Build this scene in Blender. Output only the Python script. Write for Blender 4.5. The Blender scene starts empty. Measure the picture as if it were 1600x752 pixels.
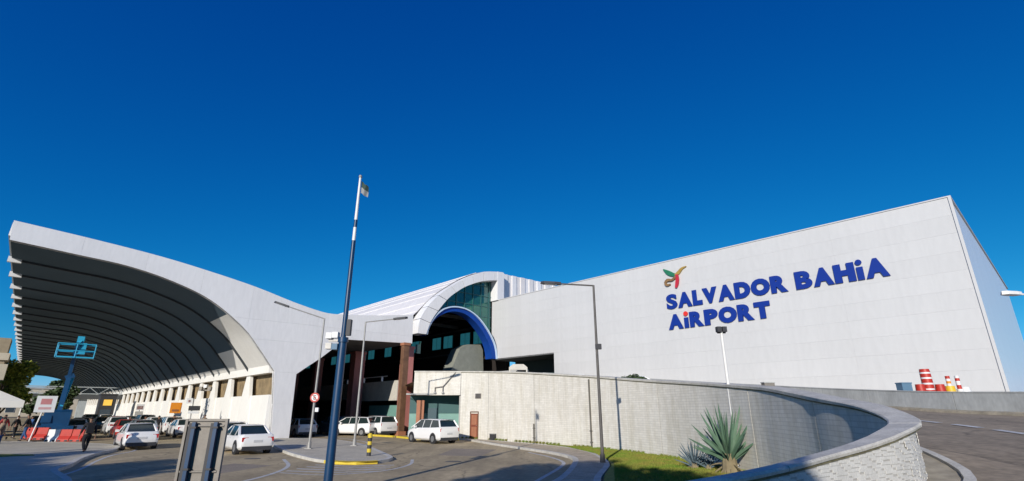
import bpy, bmesh, math, random
from mathutils import Vector, Matrix, noise
random.seed(7)
R = math.radians
sc = bpy.context.scene

# ------------------------------------------------------------------ camera
cam = bpy.data.cameras.new('camera'); cam_o = bpy.data.objects.new('camera', cam)
sc.collection.objects.link(cam_o)
cam.sensor_width = 36; cam.lens = 783 / 1600 * 36
cam.clip_start = 0.05; cam.clip_end = 5000
cam_o.location = (0, 0, 2.2); cam_o.rotation_euler = (R(90 + 18.63), 0, 0)
sc.camera = cam_o

# ------------------------------------------------------------------ sky, sun, exposure
SUN_AZ = 18.0     # the light travels this far right of straight away from the camera
SUN_EL = 19.0
w = bpy.data.worlds.new('World'); sc.world = w; w.use_nodes = True
nt = w.node_tree; bg = nt.nodes['Background']
sky = nt.nodes.new('ShaderNodeTexSky'); sky.sky_type = 'NISHITA'; sky.sun_disc = False
sky.sun_elevation = R(SUN_EL); sky.sun_rotation = R(180 + SUN_AZ)
sky.air_density = 1.0; sky.dust_density = 0.0; sky.ozone_density = 4.0; sky.altitude = 1500
hs = nt.nodes.new('ShaderNodeHueSaturation'); hs.inputs['Saturation'].default_value = 1.0
hs.inputs['Hue'].default_value = 0.5
nt.links.new(sky.outputs[0], hs.inputs['Color'])
# polarised-looking deep blue: the same tone curve for the whole sky, channel by channel
sp = nt.nodes.new('ShaderNodeSeparateColor'); cb_ = nt.nodes.new('ShaderNodeCombineColor')
nt.links.new(hs.outputs[0], sp.inputs[0])
for ch, (g_, k_) in enumerate(((3.0, .0243), (1.15, .675), (.60, 2.07))):
    mxx = nt.nodes.new('ShaderNodeMath'); mxx.operation = 'MAXIMUM'; mxx.inputs[1].default_value = 0.0
    pw = nt.nodes.new('ShaderNodeMath'); pw.operation = 'POWER'; pw.inputs[1].default_value = g_
    ml = nt.nodes.new('ShaderNodeMath'); ml.operation = 'MULTIPLY'; ml.inputs[1].default_value = k_
    nt.links.new(sp.outputs[ch], mxx.inputs[0]); nt.links.new(mxx.outputs[0], pw.inputs[0]); nt.links.new(pw.outputs[0], ml.inputs[0]); nt.links.new(ml.outputs[0], cb_.inputs[ch])
sq_ = nt.nodes.new('ShaderNodeMath'); sq_.operation = 'POWER'; sq_.inputs[1].default_value = 2.0; nt.links.new(sp.outputs[1], sq_.inputs[0])
ma_ = nt.nodes.new('ShaderNodeMath'); ma_.operation = 'MULTIPLY_ADD'; ma_.inputs[1].default_value = .054
nt.links.new(sq_.outputs[0], ma_.inputs[0]); nt.links.new(cb_.inputs[2].links[0].from_socket, ma_.inputs[2]); nt.links.new(ma_.outputs[0], cb_.inputs[2])
g7 = nt.nodes.new('ShaderNodeMath'); g7.operation = 'MULTIPLY'; g7.inputs[1].default_value = .72; nt.links.new(cb_.inputs[1].links[0].from_socket, g7.inputs[0])
mn_ = nt.nodes.new('ShaderNodeMath'); mn_.operation = 'MINIMUM'; nt.links.new(cb_.inputs[0].links[0].from_socket, mn_.inputs[0]); nt.links.new(g7.outputs[0], mn_.inputs[1])
nt.links.new(mn_.outputs[0], cb_.inputs[0])
nt.links.new(cb_.outputs[0], bg.inputs[0])
bg.inputs[1].default_value = 0.09
sl = bpy.data.lights.new('sun', 'SUN'); sl.energy = 4.6; sl.angle = R(0.5); sl.color = (1, 0.945, 0.86)
so = bpy.data.objects.new('sun', sl); sc.collection.objects.link(so)
d = Vector((math.sin(R(SUN_AZ)) * math.cos(R(SUN_EL)), math.cos(R(SUN_AZ)) * math.cos(R(SUN_EL)), -math.sin(R(SUN_EL))))
so.rotation_euler = d.to_track_quat('-Z', 'Y').to_euler(); so.location = (0, -20, 30)
sc.view_settings.view_transform = 'Standard'; sc.view_settings.look = 'None'
sc.view_settings.exposure = 0.0; sc.view_settings.gamma = 1

# ------------------------------------------------------------------ materials
def mat(name, col, rough=0.7, metal=0.0, var=0.12, scale=1.5, bump=0.0, bscale=30, col2=None, emit=0, streak=0, spec=0.5, coat=0, tile=None, detail_var=0.0, rnd=0.0, crack=0.0):
    m = bpy.data.materials.new(name); m.use_nodes = True
    n = m.node_tree.nodes; l = m.node_tree.links; b = n['Principled BSDF']
    b.inputs['Roughness'].default_value = rough; b.inputs['Metallic'].default_value = metal
    b.inputs['Specular IOR Level'].default_value = spec
    if coat: b.inputs['Coat Weight'].default_value = coat; b.inputs['Coat Roughness'].default_value = 0.05
    c = (*col, 1)
    tc = n.new('ShaderNodeTexCoord')
    c2 = (*(col2 if col2 else tuple(x * (1 - var) for x in col)), 1)
    no = n.new('ShaderNodeTexNoise'); no.inputs['Scale'].default_value = scale; no.inputs['Detail'].default_value = 6
    no.inputs['Roughness'].default_value = 0.65
    mp = n.new('ShaderNodeMapping'); l.new(tc.outputs['Object'], mp.inputs[0]); l.new(mp.outputs[0], no.inputs['Vector'])
    if streak: mp.inputs['Scale'].default_value = (1, 1, 1 / streak)
    rp = n.new('ShaderNodeValToRGB'); rp.color_ramp.elements[0].position = .35; rp.color_ramp.elements[1].position = .68
    rp.color_ramp.elements[0].color = c2; rp.color_ramp.elements[1].color = c
    l.new(no.outputs['Fac'], rp.inputs[0]); out = rp.outputs[0]
    if detail_var:
        n2 = n.new('ShaderNodeTexNoise'); n2.inputs['Scale'].default_value = scale * 14; n2.inputs['Detail'].default_value = 4
        l.new(mp.outputs[0], n2.inputs['Vector'])
        mr = n.new('ShaderNodeMapRange'); mr.inputs[1].default_value = .3; mr.inputs[2].default_value = .7
        mr.inputs[3].default_value = 1 - detail_var; mr.inputs[4].default_value = 1 + detail_var * .4
        l.new(n2.outputs['Fac'], mr.inputs[0])
        mx = n.new('ShaderNodeVectorMath'); mx.operation = 'SCALE'
        l.new(out, mx.inputs[0]); l.new(mr.outputs[0], mx.inputs['Scale']); out = mx.outputs[0]
    if tile:      # brick courses from the UV map (u along the wall, v up), joints darker and recessed
        tw, th, jc = tile
        uv = n.new('ShaderNodeUVMap'); br = n.new('ShaderNodeTexBrick')
        br.inputs['Scale'].default_value = 1; br.inputs['Brick Width'].default_value = tw; br.inputs['Row Height'].default_value = th
        br.inputs['Mortar Size'].default_value = th * .11; br.inputs['Mortar Smooth'].default_value = .3
        br.inputs['Color1'].default_value = (1, 1, 1, 1); br.inputs['Color2'].default_value = (.91, .905, .89, 1)
        br.inputs['Mortar'].default_value = (jc, jc, jc, 1)
        l.new(uv.outputs[0], br.inputs['Vector'])
        mx = n.new('ShaderNodeVectorMath'); mx.operation = 'MULTIPLY'
        l.new(out, mx.inputs[0]); l.new(br.outputs['Color'], mx.inputs[1]); out = mx.outputs[0]
        mp5 = n.new('ShaderNodeMapping'); mp5.inputs['Scale'].default_value = (2.6, .35, 1); l.new(uv.outputs[0], mp5.inputs[0])
        n5 = n.new('ShaderNodeTexNoise'); n5.inputs['Scale'].default_value = 1; n5.inputs['Detail'].default_value = 7; n5.inputs['Roughness'].default_value = .7
        l.new(mp5.outputs[0], n5.inputs['Vector'])      # rain streaks down the wall
        r5 = n.new('ShaderNodeValToRGB'); r5.color_ramp.elements[0].position = .36; r5.color_ramp.elements[1].position = .55
        r5.color_ramp.elements[0].color = (.87, .855, .81, 1); r5.color_ramp.elements[1].color = (1, 1, 1, 1); l.new(n5.outputs['Fac'], r5.inputs[0])
        mx = n.new('ShaderNodeVectorMath'); mx.operation = 'MULTIPLY'; l.new(out, mx.inputs[0]); l.new(r5.outputs[0], mx.inputs[1]); out = mx.outputs[0]
    if rnd:       # each panel its own slight tone
        oi = n.new('ShaderNodeObjectInfo'); mr = n.new('ShaderNodeMapRange'); mr.inputs[3].default_value = 1 - rnd; mr.inputs[4].default_value = 1 + rnd * .6
        l.new(oi.outputs['Random'], mr.inputs[0]); mx = n.new('ShaderNodeVectorMath'); mx.operation = 'SCALE'
        l.new(out, mx.inputs[0]); l.new(mr.outputs[0], mx.inputs['Scale']); out = mx.outputs[0]
    if crack:     # tar-sealed cracks and darker repaired blotches
        vo = n.new('ShaderNodeTexVoronoi'); vo.feature = 'DISTANCE_TO_EDGE'; vo.inputs['Scale'].default_value = .22
        nd = n.new('ShaderNodeTexNoise'); nd.inputs['Scale'].default_value = .9; nd.inputs['Detail'].default_value = 5
        l.new(tc.outputs['Object'], nd.inputs['Vector']); ad = n.new('ShaderNodeVectorMath'); ad.operation = 'ADD'
        l.new(tc.outputs['Object'], ad.inputs[0]); l.new(nd.outputs['Color'], ad.inputs[1]); l.new(ad.outputs[0], vo.inputs['Vector'])
        mr = n.new('ShaderNodeMapRange'); mr.inputs[1].default_value = 0; mr.inputs[2].default_value = .012; mr.inputs[3].default_value = 1 - crack; mr.inputs[4].default_value = 1
        l.new(vo.outputs['Distance'], mr.inputs[0]); mx = n.new('ShaderNodeVectorMath'); mx.operation = 'SCALE'
        l.new(out, mx.inputs[0]); l.new(mr.outputs[0], mx.inputs['Scale']); out = mx.outputs[0]
        n4 = n.new('ShaderNodeTexNoise'); n4.inputs['Scale'].default_value = .8; n4.inputs['Detail'].default_value = 3
        mp4 = n.new('ShaderNodeMapping'); mp4.inputs['Rotation'].default_value = (0, 0, 0.75); mp4.inputs['Scale'].default_value = (1, .12, 1)
        l.new(tc.outputs['Object'], mp4.inputs[0]); l.new(mp4.outputs[0], n4.inputs['Vector'])
        mr = n.new('ShaderNodeMapRange'); mr.inputs[1].default_value = .35; mr.inputs[2].default_value = .65; mr.inputs[3].default_value = .78; mr.inputs[4].default_value = 1.12
        l.new(n4.outputs['Fac'], mr.inputs[0]); mx = n.new('ShaderNodeVectorMath'); mx.operation = 'SCALE'
        l.new(out, mx.inputs[0]); l.new(mr.outputs[0], mx.inputs['Scale']); out = mx.outputs[0]
    l.new(out, b.inputs['Base Color'])
    if bump:
        nb = n.new('ShaderNodeTexNoise'); nb.inputs['Scale'].default_value = bscale; nb.inputs['Detail'].default_value = 5
        l.new(tc.outputs['Object'], nb.inputs['Vector'])
        bp = n.new('ShaderNodeBump'); bp.inputs['Strength'].default_value = bump; bp.inputs['Distance'].default_value = .02
        l.new(nb.outputs['Fac'], bp.inputs['Height']); l.new(bp.outputs[0], b.inputs['Normal'])
    if emit:
        b.inputs['Emission Color'].default_value = c; b.inputs['Emission Strength'].default_value = emit
    return m

M = dict(
    clad=mat('white_cladding', (.585, .58, .575), .4, var=.06, scale=.25, streak=4, detail_var=.04, rnd=.02),
    clad_end=mat('glossy_pale_cladding', (.74, .78, .82), .3, metal=.08, var=.06, scale=.2, spec=.6),
    clad_gap=mat('grey_joint_backing', (.56, .56, .56), .8, var=.1),
    roofwhite=mat('white_roof_panels', (.80, .765, .735), .5, var=.1, scale=.7, detail_var=.05),
    endpanel=mat('white_concrete_panels', (.80, .79, .785), .6, var=.07, scale=.4, streak=4, detail_var=.05, rnd=.03),
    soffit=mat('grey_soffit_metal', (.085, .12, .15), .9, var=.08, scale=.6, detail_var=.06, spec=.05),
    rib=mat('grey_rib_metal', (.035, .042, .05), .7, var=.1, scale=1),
    colwhite=mat('cream_white_paint', (.82, .80, .755), .7, var=.08, scale=.9, streak=4, detail_var=.06),
    brownwall=mat('brown_inner_wall', (.33, .24, .13), .8, var=.5, scale=1.2),
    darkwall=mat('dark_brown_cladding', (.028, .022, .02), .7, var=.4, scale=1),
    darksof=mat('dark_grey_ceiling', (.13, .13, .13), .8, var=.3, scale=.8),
    gglass=mat('green_blue_glass', (.02, .10, .11), .06, metal=.35, var=.5, scale=.45, spec=1, col2=(.03, .16, .11)),
    wglass=mat('glowing_teal_glass', (.05, .36, .46), .15, var=.4, scale=2, emit=.22),  # faint emission stands in for sky reflected in the panes
    frame=mat('dark_green_frame', (.03, .12, .12), .4, var=.2),
    blue=mat('blue_painted_steel', (.004, .055, .32), .5, var=.2, scale=1, spec=.2),
    bluetrim=mat('pale_blue_trim', (.55, .68, .82), .4, var=.1),
    wall=mat('white_split_tiles', (.78, .745, .67), .85, var=.13, scale=.5, streak=3, bump=.15, bscale=40, tile=(.44, .11, .80), detail_var=.07),
    tile=mat('near_white_tiles', (.70, .68, .63), .8, var=.18, scale=3, bump=.5, bscale=60, detail_var=.12),
    mortar=mat('tile_mortar', (.46, .44, .40), .95, var=.2, scale=4),
    joint=mat('dark_wall_joint', (.14, .13, .11), .9, var=.3),
    coping=mat('weathered_concrete_coping', (.66, .63, .56), .85, var=.3, scale=2.2, bump=.3, detail_var=.2),
    mossy=mat('moss_stained_edge', (.20, .18, .10), .95, var=.5, scale=5, bump=.3),
    parapet=mat('stained_grey_concrete', (.50, .51, .49), .85, var=.32, scale=.8, streak=2.5, bump=.2, detail_var=.12),
    dustkerb=mat('sandy_kerb_foot', (.42, .37, .28), .95, var=.4, scale=3),
    asphalt=mat('worn_asphalt', (.50, .395, .235), .92, var=.28, scale=.35, bump=.35, bscale=60, detail_var=.25, crack=.45),
    patch=mat('newer_asphalt_patch', (.33, .27, .20), .9, var=.2, scale=1, detail_var=.3),
    ramp=mat('ramp_asphalt', (.37, .295, .205), .9, var=.3, scale=.5, bump=.4, bscale=70, detail_var=.3, crack=.4),
    ground=mat('dry_grey_ground', (.24, .22, .18), .95, var=.4, scale=.05, detail_var=.2),
    concrete=mat('pale_concrete_paving', (.60, .54, .42), .9, var=.25, scale=.8, bump=.2, detail_var=.2),
    stonepave=mat('beige_pavement', (.58, .48, .345), .9, var=.35, scale=1.6, bump=.3, detail_var=.3),
    kerb=mat('whitewashed_kerb', (.66, .63, .56), .85, var=.3, scale=2.5, detail_var=.2),
    white=mat('worn_road_paint', (.68, .67, .64), .8, var=.35, scale=3, detail_var=.25),
    yellow=mat('yellow_road_paint', (.75, .56, .05), .7, var=.25, scale=3, detail_var=.15),
    grass=mat('rough_green_grass', (.15, .27, .02), .95, var=.4, scale=.9, bump=.6, bscale=50, col2=(.30, .25, .05), detail_var=.4),
    brick=mat('orange_brown_column_paint', (.42, .17, .09), .7, var=.3, scale=1.5, streak=3, detail_var=.1),
    brickdark=mat('dark_brown_column_paint', (.20, .10, .055), .7, var=.4, scale=2),
    salmon=mat('salmon_red_column_paint', (.50, .19, .17), .7, var=.25, scale=1.5, streak=3),
    deck=mat('grey_deck_concrete', (.46, .45, .42), .85, var=.2, scale=.5, streak=2, detail_var=.1),
    deckwhite=mat('pale_deck_concrete', (.62, .59, .52), .85, var=.2, scale=.5, detail_var=.1),
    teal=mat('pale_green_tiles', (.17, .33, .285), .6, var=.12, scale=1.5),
    door=mat('red_brown_metal_door', (.25, .07, .035), .6, var=.3, scale=3),
    carwhite=mat('white_car_paint', (.80, .79, .77), .3, var=.03, spec=.5, coat=.8),
    cardark=mat('dark_blue_car_paint', (.03, .05, .08), .3, var=.1, coat=.8),
    carsilver=mat('silver_car_paint', (.35, .38, .42), .3, metal=.5, var=.05, coat=.8),
    carred=mat('red_car_paint', (.45, .04, .03), .3, var=.1, coat=.8),
    carglass=mat('tinted_car_glass', (.02, .035, .035), .08, var=.3, spec=.8),
    rubber=mat('black_rubber', (.02, .02, .02), .85, var=.2),
    rim=mat('alloy_rim', (.5, .5, .5), .35, metal=.8, var=.1),
    taillight=mat('red_tail_lamp', (.5, .02, .02), .25, var=.1),
    headlight=mat('clear_headlamp', (.75, .77, .8), .15, var=.1),
    plate=mat('grey_number_plate', (.55, .55, .55), .5, var=.05),
    plasticdark=mat('dark_plastic', (.04, .04, .045), .6, var=.2),
    navy=mat('navy_blue_pole_paint', (.006, .045, .12), .4, var=.2, scale=3, detail_var=.1),
    polegrey=mat('galvanised_pole', (.36, .35, .33), .5, metal=.3, var=.2, scale=3),
    polewhite=mat('white_pole_paint', (.80, .78, .74), .5, var=.12, scale=4),
    poledark=mat('dark_weathered_pole', (.11, .10, .09), .6, var=.3, scale=4),
    signback=mat('grey_brown_sign_back', (.26, .235, .205), .6, metal=.2, var=.25, scale=3, detail_var=.1),
    letter=mat('royal_blue_letter', (.005, .032, .25), .6, spec=.2, var=.05),
    logogreen=mat('green_emblem', (.02, .20, .10), .5, var=.3), logogold=mat('gold_emblem', (.45, .29, .06), .5, var=.3),
    logored=mat('red_emblem', (.50, .02, .04), .5, var=.1), logobrown=mat('brown_emblem', (.32, .18, .07), .5, var=.5, scale=3),
    reddot=mat('red_letter_dot', (.70, .03, .02), .5, var=.05),
    agave=mat('blue_green_agave', (.11, .20, .125), .6, var=.35, scale=3), agavedark=mat('blue_agave', (.12, .17, .20), .6, var=.3, scale=3),
    agavedry=mat('dry_agave_leaf', (.30, .24, .14), .9, var=.4, scale=3),
    leaf=mat('yellow_green_leaves', (.34, .34, .03), .7, var=.5, scale=1.2, col2=(.12, .17, .02)),
    leafdark=mat('dark_green_leaves', (.06, .10, .03), .7, var=.4, scale=1),
    bark=mat('grey_brown_bark', (.12, .09, .065), .9, var=.4, scale=4, bump=.6, bscale=12),
    liftblue=mat('sky_blue_machine_paint', (.03, .36, .58), .4, var=.12), liftnavy=mat('deep_blue_machine_paint', (.006, .06, .16), .45, var=.2),
    redpl=mat('red_plastic', (.48, .03, .015), .5, var=.2, scale=3), whitepl=mat('white_plastic', (.75, .75, .74), .5, var=.1),
    orange=mat('orange_sign_paint', (.80, .27, .01), .5, var=.15, scale=4), yellowpl=mat('yellow_plastic', (.80, .50, .03), .5, var=.15),
    bluegrey=mat('slate_blue_plastic', (.10, .19, .28), .6, var=.1),
    skin=mat('skin_brown', (.25, .13, .08), .6, var=.1), hair=mat('dark_hair', (.015, .012, .01), .8),
    clothdark=mat('black_cloth', (.012, .012, .015), .9, var=.3), clothtan=mat('tan_cloth', (.30, .22, .14), .9, var=.2),
    clothred=mat('red_cloth', (.35, .04, .04), .9), clothwhite=mat('white_cloth', (.6, .6, .6), .9), jeans=mat('blue_jeans', (.04, .09, .22), .9, var=.3, scale=8),
    clothblue=mat('blue_cloth', (.05, .12, .3), .9), shoe=mat('black_shoe', (.015, .015, .015), .6),
    stone=mat('cream_building_render', (.62, .55, .43), .85, var=.25, scale=.3), tanb=mat('tan_tower_render', (.42, .34, .23), .85, var=.4, scale=.6),
    winfar=mat('far_window_glass', (.05, .07, .09), .2), truss=mat('pale_bridge_steel', (.42, .46, .48), .6, var=.2), beam=mat('dark_bridge_beam', (.07, .075, .08), .7),
    tent=mat('white_tent_fabric', (.78, .76, .72), .8, var=.06), hill=mat('green_hillside', (.07, .10, .03), .95, var=.4, scale=.03),
    flag=mat('grey_flag_cloth', (.30, .30, .29), .9, var=.2, scale=6), flaggreen=mat('dark_green_flag_cloth', (.04, .07, .055), .9), amber=mat('amber_lamp', (.85, .5, .08), .5, emit=.4),
)

# ------------------------------------------------------------------ helpers
U = Vector((-.6794, .7338, 0)); N = Vector((.7338, .6794, 0))      # along the terminal / across it
def W(s, q, z=0): return U * s + N * q + Vector((0, 0, z))
AX = Matrix((( N.x, U.x, 0, 0), (N.y, U.y, 0, 0), (0, 0, 1, 0), (0, 0, 0, 1)))   # local x = across (N), y = along (U)

class MB:
    def __init__(s): s.v = []; s.f = []; s.uv = None
    def add(s, vs, fs):
        o = len(s.v); s.v += [tuple(v) for v in vs]; s.f += [tuple(i + o for i in f) for f in fs]; return s
    def box(s, x0, x1, y0, y1, z0, z1, mtx=None):
        vs = [Vector(p) for p in ((x0,y0,z0),(x1,y0,z0),(x1,y1,z0),(x0,y1,z0),(x0,y0,z1),(x1,y0,z1),(x1,y1,z1),(x0,y1,z1))]
        if mtx: vs = [mtx @ v for v in vs]
        return s.add(vs, [(0,3,2,1),(4,5,6,7),(0,1,5,4),(1,2,6,5),(2,3,7,6),(3,0,4,7)])
    def tube(s, p0, p1, r0, r1=None, n=8):
        p0 = Vector(p0); p1 = Vector(p1); r1 = r0 if r1 is None else r1
        dr = (p1 - p0).normalized(); a = dr.orthogonal().normalized(); b = dr.cross(a)
        vs = []
        for p, r in ((p0, r0), (p1, r1)):
            for i in range(n):
                t = 2 * math.pi * i / n; vs.append(p + a * math.cos(t) * r + b * math.sin(t) * r)
        fs = [(i, (i+1) % n, n + (i+1) % n, n + i) for i in range(n)] + [tuple(range(n))[::-1], tuple(range(n, 2*n))]
        return s.add(vs, fs)
    def path(s, pts, r, n=8):
        for a, b in zip(pts, pts[1:]): s.tube(a, b, r, r, n)
        return s
    def prism(s, poly, fn0, fn1):         # poly: list of 2D; fn: maps 2D -> 3D at each end
        k = len(poly); vs = [fn0(p) for p in poly] + [fn1(p) for p in poly]
        fs = [tuple(range(k))[::-1], tuple(range(k, 2*k))] + [(i, (i+1) % k, k + (i+1) % k, k + i) for i in range(k)]
        return s.add(vs, fs)
    def flat(s, pts, z=None):
        s.add([(p[0], p[1], p[2] if z is None else z) for p in pts], [tuple(range(len(pts)))]); return s
    def build(s, name, m, parent=None, smooth=False, loc=None):
        me = bpy.data.meshes.new(name); me.from_pydata(s.v, [], s.f)
        bm = bmesh.new(); bm.from_mesh(me); bmesh.ops.recalc_face_normals(bm, faces=bm.faces)
        bm.to_mesh(me); bm.free()
        me.materials.append(m)
        if smooth:
            me.polygons.foreach_set('use_smooth', [True] * len(me.polygons))
            me.set_sharp_from_angle(angle=R(40))
        return link(name, me, parent, loc)
def link(name, me, parent=None, loc=None):
    o = bpy.data.objects.new(name, me); sc.collection.objects.link(o)
    if loc is not None: o.location = loc
    if parent: o.parent = parent
    return o
def tag(o, label=None, cat=None, group=None, kind=None):
    if label: o['label'] = label
    if cat: o['category'] = cat
    if group: o['group'] = group
    if kind: o['kind'] = kind
    return o
def empty(name, label, cat, loc=(0,0,0), rz=0, group=None):
    o = bpy.data.objects.new(name, None); sc.collection.objects.link(o)
    o.location = loc; o.rotation_euler = (0, 0, rz); return tag(o, label, cat, group)
KIDS = {}
def copy_tree(o, parent=None):
    c = o.copy(); sc.collection.objects.link(c)
    if parent: c.parent = parent
    for ch in list(o.children): copy_tree(ch, c)
    return c
def inst(name, me, parent, mtx):
    o = bpy.data.objects.new(name, me); sc.collection.objects.link(o); o.parent = parent; o.matrix_local = mtx; return o
def mesh_only(mb, name, m, smooth=False):
    o = mb.build(name, m, None, smooth); me = o.data; bpy.data.objects.remove(o); return me
def crom(pts, step=.5):
    """Catmull-Rom through points of any dimension"""
    P = [Vector(p) for p in pts]; P = [2*P[0]-P[1]] + P + [2*P[-1]-P[-2]]; out = []
    for i in range(1, len(P) - 2):
        a, b, c, e = P[i-1:i+3]; L = (c - b).length; k = max(2, int(L / step))
        for j in range(k):
            t = j / k
            out.append(.5*((2*b) + (c-a)*t + (2*a-5*b+4*c-e)*t*t + (3*b-a-3*c+e)*t**3))
    out.append(P[-2]); return out
def offset(path, k):
    """path of Vectors (x,y,ztop); offset to the LEFT of travel by k"""
    out = []
    for i, p in enumerate(path):
        a = path[max(0, i-1)]; b = path[min(len(path)-1, i+1)]
        t = Vector((b.x - a.x, b.y - a.y, 0)).normalized(); out.append(Vector((p.x - t.y * k, p.y + t.x * k, p.z)))
    return out
def lens(path):
    L = [0]
    for a, b in zip(path, path[1:]): L.append(L[-1] + (Vector((b.x-a.x, b.y-a.y))).length)
    return L
def loft(name, path, sect, m, parent=None, L0=0):
    """sect(p) gives [(lateral offset, z)...] closed polygon per station; UV = (length, z)"""
    Ls = lens(path); rings = []
    offs = {}
    for i, p in enumerate(path):
        ring = []
        a = path[max(0, i-1)]; b = path[min(len(path)-1, i+1)]
        t = Vector((b.x - a.x, b.y - a.y, 0)).normalized()
        for (k, z) in sect(p): ring.append((p.x - t.y * k, p.y + t.x * k, z))
        rings.append(ring)
    n = len(rings[0]); vs = [v for r in rings for v in r]; fs = []
    for i in range(len(rings) - 1):
        for j in range(n): fs.append((i*n + j, i*n + (j+1) % n, (i+1)*n + (j+1) % n, (i+1)*n + j))
    fs += [tuple(range(n)), tuple(range((len(rings)-1)*n, len(rings)*n))[::-1]]
    me = bpy.data.meshes.new(name); me.from_pydata(vs, [], fs)
    uvl = me.uv_layers.new(name='UVMap')
    for p in me.polygons:
        for li in p.loop_indices:
            vi = me.loops[li].vertex_index; uvl.data[li].uv = (L0 + Ls[vi // n], vs[vi][2])
    bm = bmesh.new(); bm.from_mesh(me); bmesh.ops.recalc_face_normals(bm, faces=bm.faces); bm.to_mesh(me); bm.free()
    me.materials.append(m)
    return link(name, me, parent)

# ================================================================== THE SETTING
g = MB().flat([(-1500,-1500),(1500,-1500),(1500,1500),(-1500,1500)], 0).build('ground', M['ground']); tag(g, kind='structure')
ROADP = [(-60,-14),(14,-14),(14,16),(9,30),(-2,44), tuple(W(44,30))[:2], tuple(W(260,30))[:2], tuple(W(260,-14))[:2], tuple(W(75,-14))[:2], (-60,30)]
mb = MB().flat(ROADP, .004); rd = mb.build('road', M['asphalt']); tag(rd, kind='structure')
# hills far off beyond the terminal
mb = MB(); pts = []
for i in range(41):
    a = R(-62 + i * 1.4); r = 420; h = 9 + 7 * noise.noise(Vector((i * .35, 2, 0)))
    pts.append((r * math.sin(a), r * math.cos(a), h))
vs = [];
for i, p in enumerate(pts):
    vs += [(p[0]*.8, p[1]*.8, -.5), (p[0]*.93, p[1]*.93, p[2]*.7), p, (p[0]*1.3, p[1]*1.3, -.5)]
mb.add(vs, [(4*i+j, 4*i+4+j, 4*i+5+j, 4*i+1+j) for i in range(40) for j in range(3)])
tag(mb.build('hills', M['hill'], smooth=True), kind='structure')

def slab(name, pts, h, m, parent=None, z0=0.0):
    return MB().prism(pts, lambda p: (p[0], p[1], z0), lambda p: (p[0], p[1], h)).build(name, m, parent)
def smooth_poly(pts, step=.6): 
    P = crom([(p[0], p[1], 0) for p in pts + [pts[0]]], step)[:-1]; return [(p.x, p.y) for p in P]
def ring_line(name, pts, wdt, z, m, closed=False, kind='structure', parent=None):
    P = crom([(p[0], p[1], 0) for p in (pts + [pts[0]] if closed else pts)], .6)
    A = offset(P, wdt/2); B = offset(P, -wdt/2); mb = MB(); n = len(P)
    mb.add([(a.x, a.y, z) for a in A] + [(b.x, b.y, z) for b in B], [(i, i+1, n+i+1, n+i) for i in range(n-1)])
    return tag(mb.build(name, m, parent), kind=kind) if not parent else mb.build(name, m, parent)
def kerbed(name, pts, m, z=.13, kw=.22, kname='kerb'):
    """raised island with a separate kerb ring round it"""
    P = crom([(p[0], p[1], 0) for p in pts + [pts[0]]], .7)[:-1]
    # orientation
    area = sum(a.x*b.y - b.x*a.y for a, b in zip(P, P[1:]+P[:1]))
    if area < 0: P.reverse()
    cl = P + [P[0]]
    inner = offset(cl, kw)[:-1]
    isl = tag(slab(name, [(p.x, p.y) for p in inner], z - .004, m), kind='structure')
    n = len(P); mb = MB(); vs = []
    for a, b in zip(P, inner): vs += [(a.x, a.y, 0), (a.x, a.y, z), (b.x, b.y, z), (b.x, b.y, 0)]
    fs = []
    for i in range(n):
        j = (i+1) % n
        for k in range(3): fs.append((4*i+k, 4*i+k+1, 4*j+k+1, 4*j+k))
    mb.add(vs, fs); k = mb.build(kname, M['kerb']); tag(k, kind='structure'); return isl
ISL = [(-17.8,41.2),(-14.0,40.2),(-10.5,36),(-8.2,31.5),(-6.4,27.4),(-5.45,24.9),(-5.7,23.4),(-7.0,23.0),(-8.6,24.0),(-11.6,28.0),(-14.2,32.4),(-17.0,37.5),(-19.0,41)]
kerbed('traffic_island', ISL, M['concrete'])
MED = [(-50,17),(-15,14.5),(-17.0,20.6),(-19.4,24.6),(-21.0,27.6),(-22.2,30.5),(-25,33.8),(-30,36.0),(-37,37.2),(-50,37.5)]
kerbed('median', MED, M['concrete'])
tag(slab('grass_verge', smooth_poly([(-60,18),(-24,21),(-23.2,23),(-23.6,25),(-26,26.5),(-60,27)]), .15, M['grass']), kind='structure')
PAV = [(-3.6,40.6),(-1.2,35.0),(0.9,30.6),(2.2,27.6),(2.75,25),(2.4,22),(1.55,18.0),(0.4,14),(2.0,13.4),(2.9,17.9),(3.9,21.8),(4.2,25),(4.1,28),(3.3,31.4),(1.6,34.4),(-2.9,40.4)]
kerbed('pavement', PAV, M['stonepave'], z=.12)
tag(slab('grass', smooth_poly([(2.2,33.8),(3.4,31.3),(4.1,28.3),(4.25,25.2),(3.95,21.8),(3.0,17.9),(2.1,13.2),(0,8.2),(-2,5.2),(1.8,5.7),(5,8),(6.2,9.6),(7.2,12.8),(7.8,16),(8.05,18.5),(7.85,21.8),(7.1,25.4),(6.0,28.7),(4.3,31.6),(2.4,34.2)], .8), .14, M['grass']), kind='structure')
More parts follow.
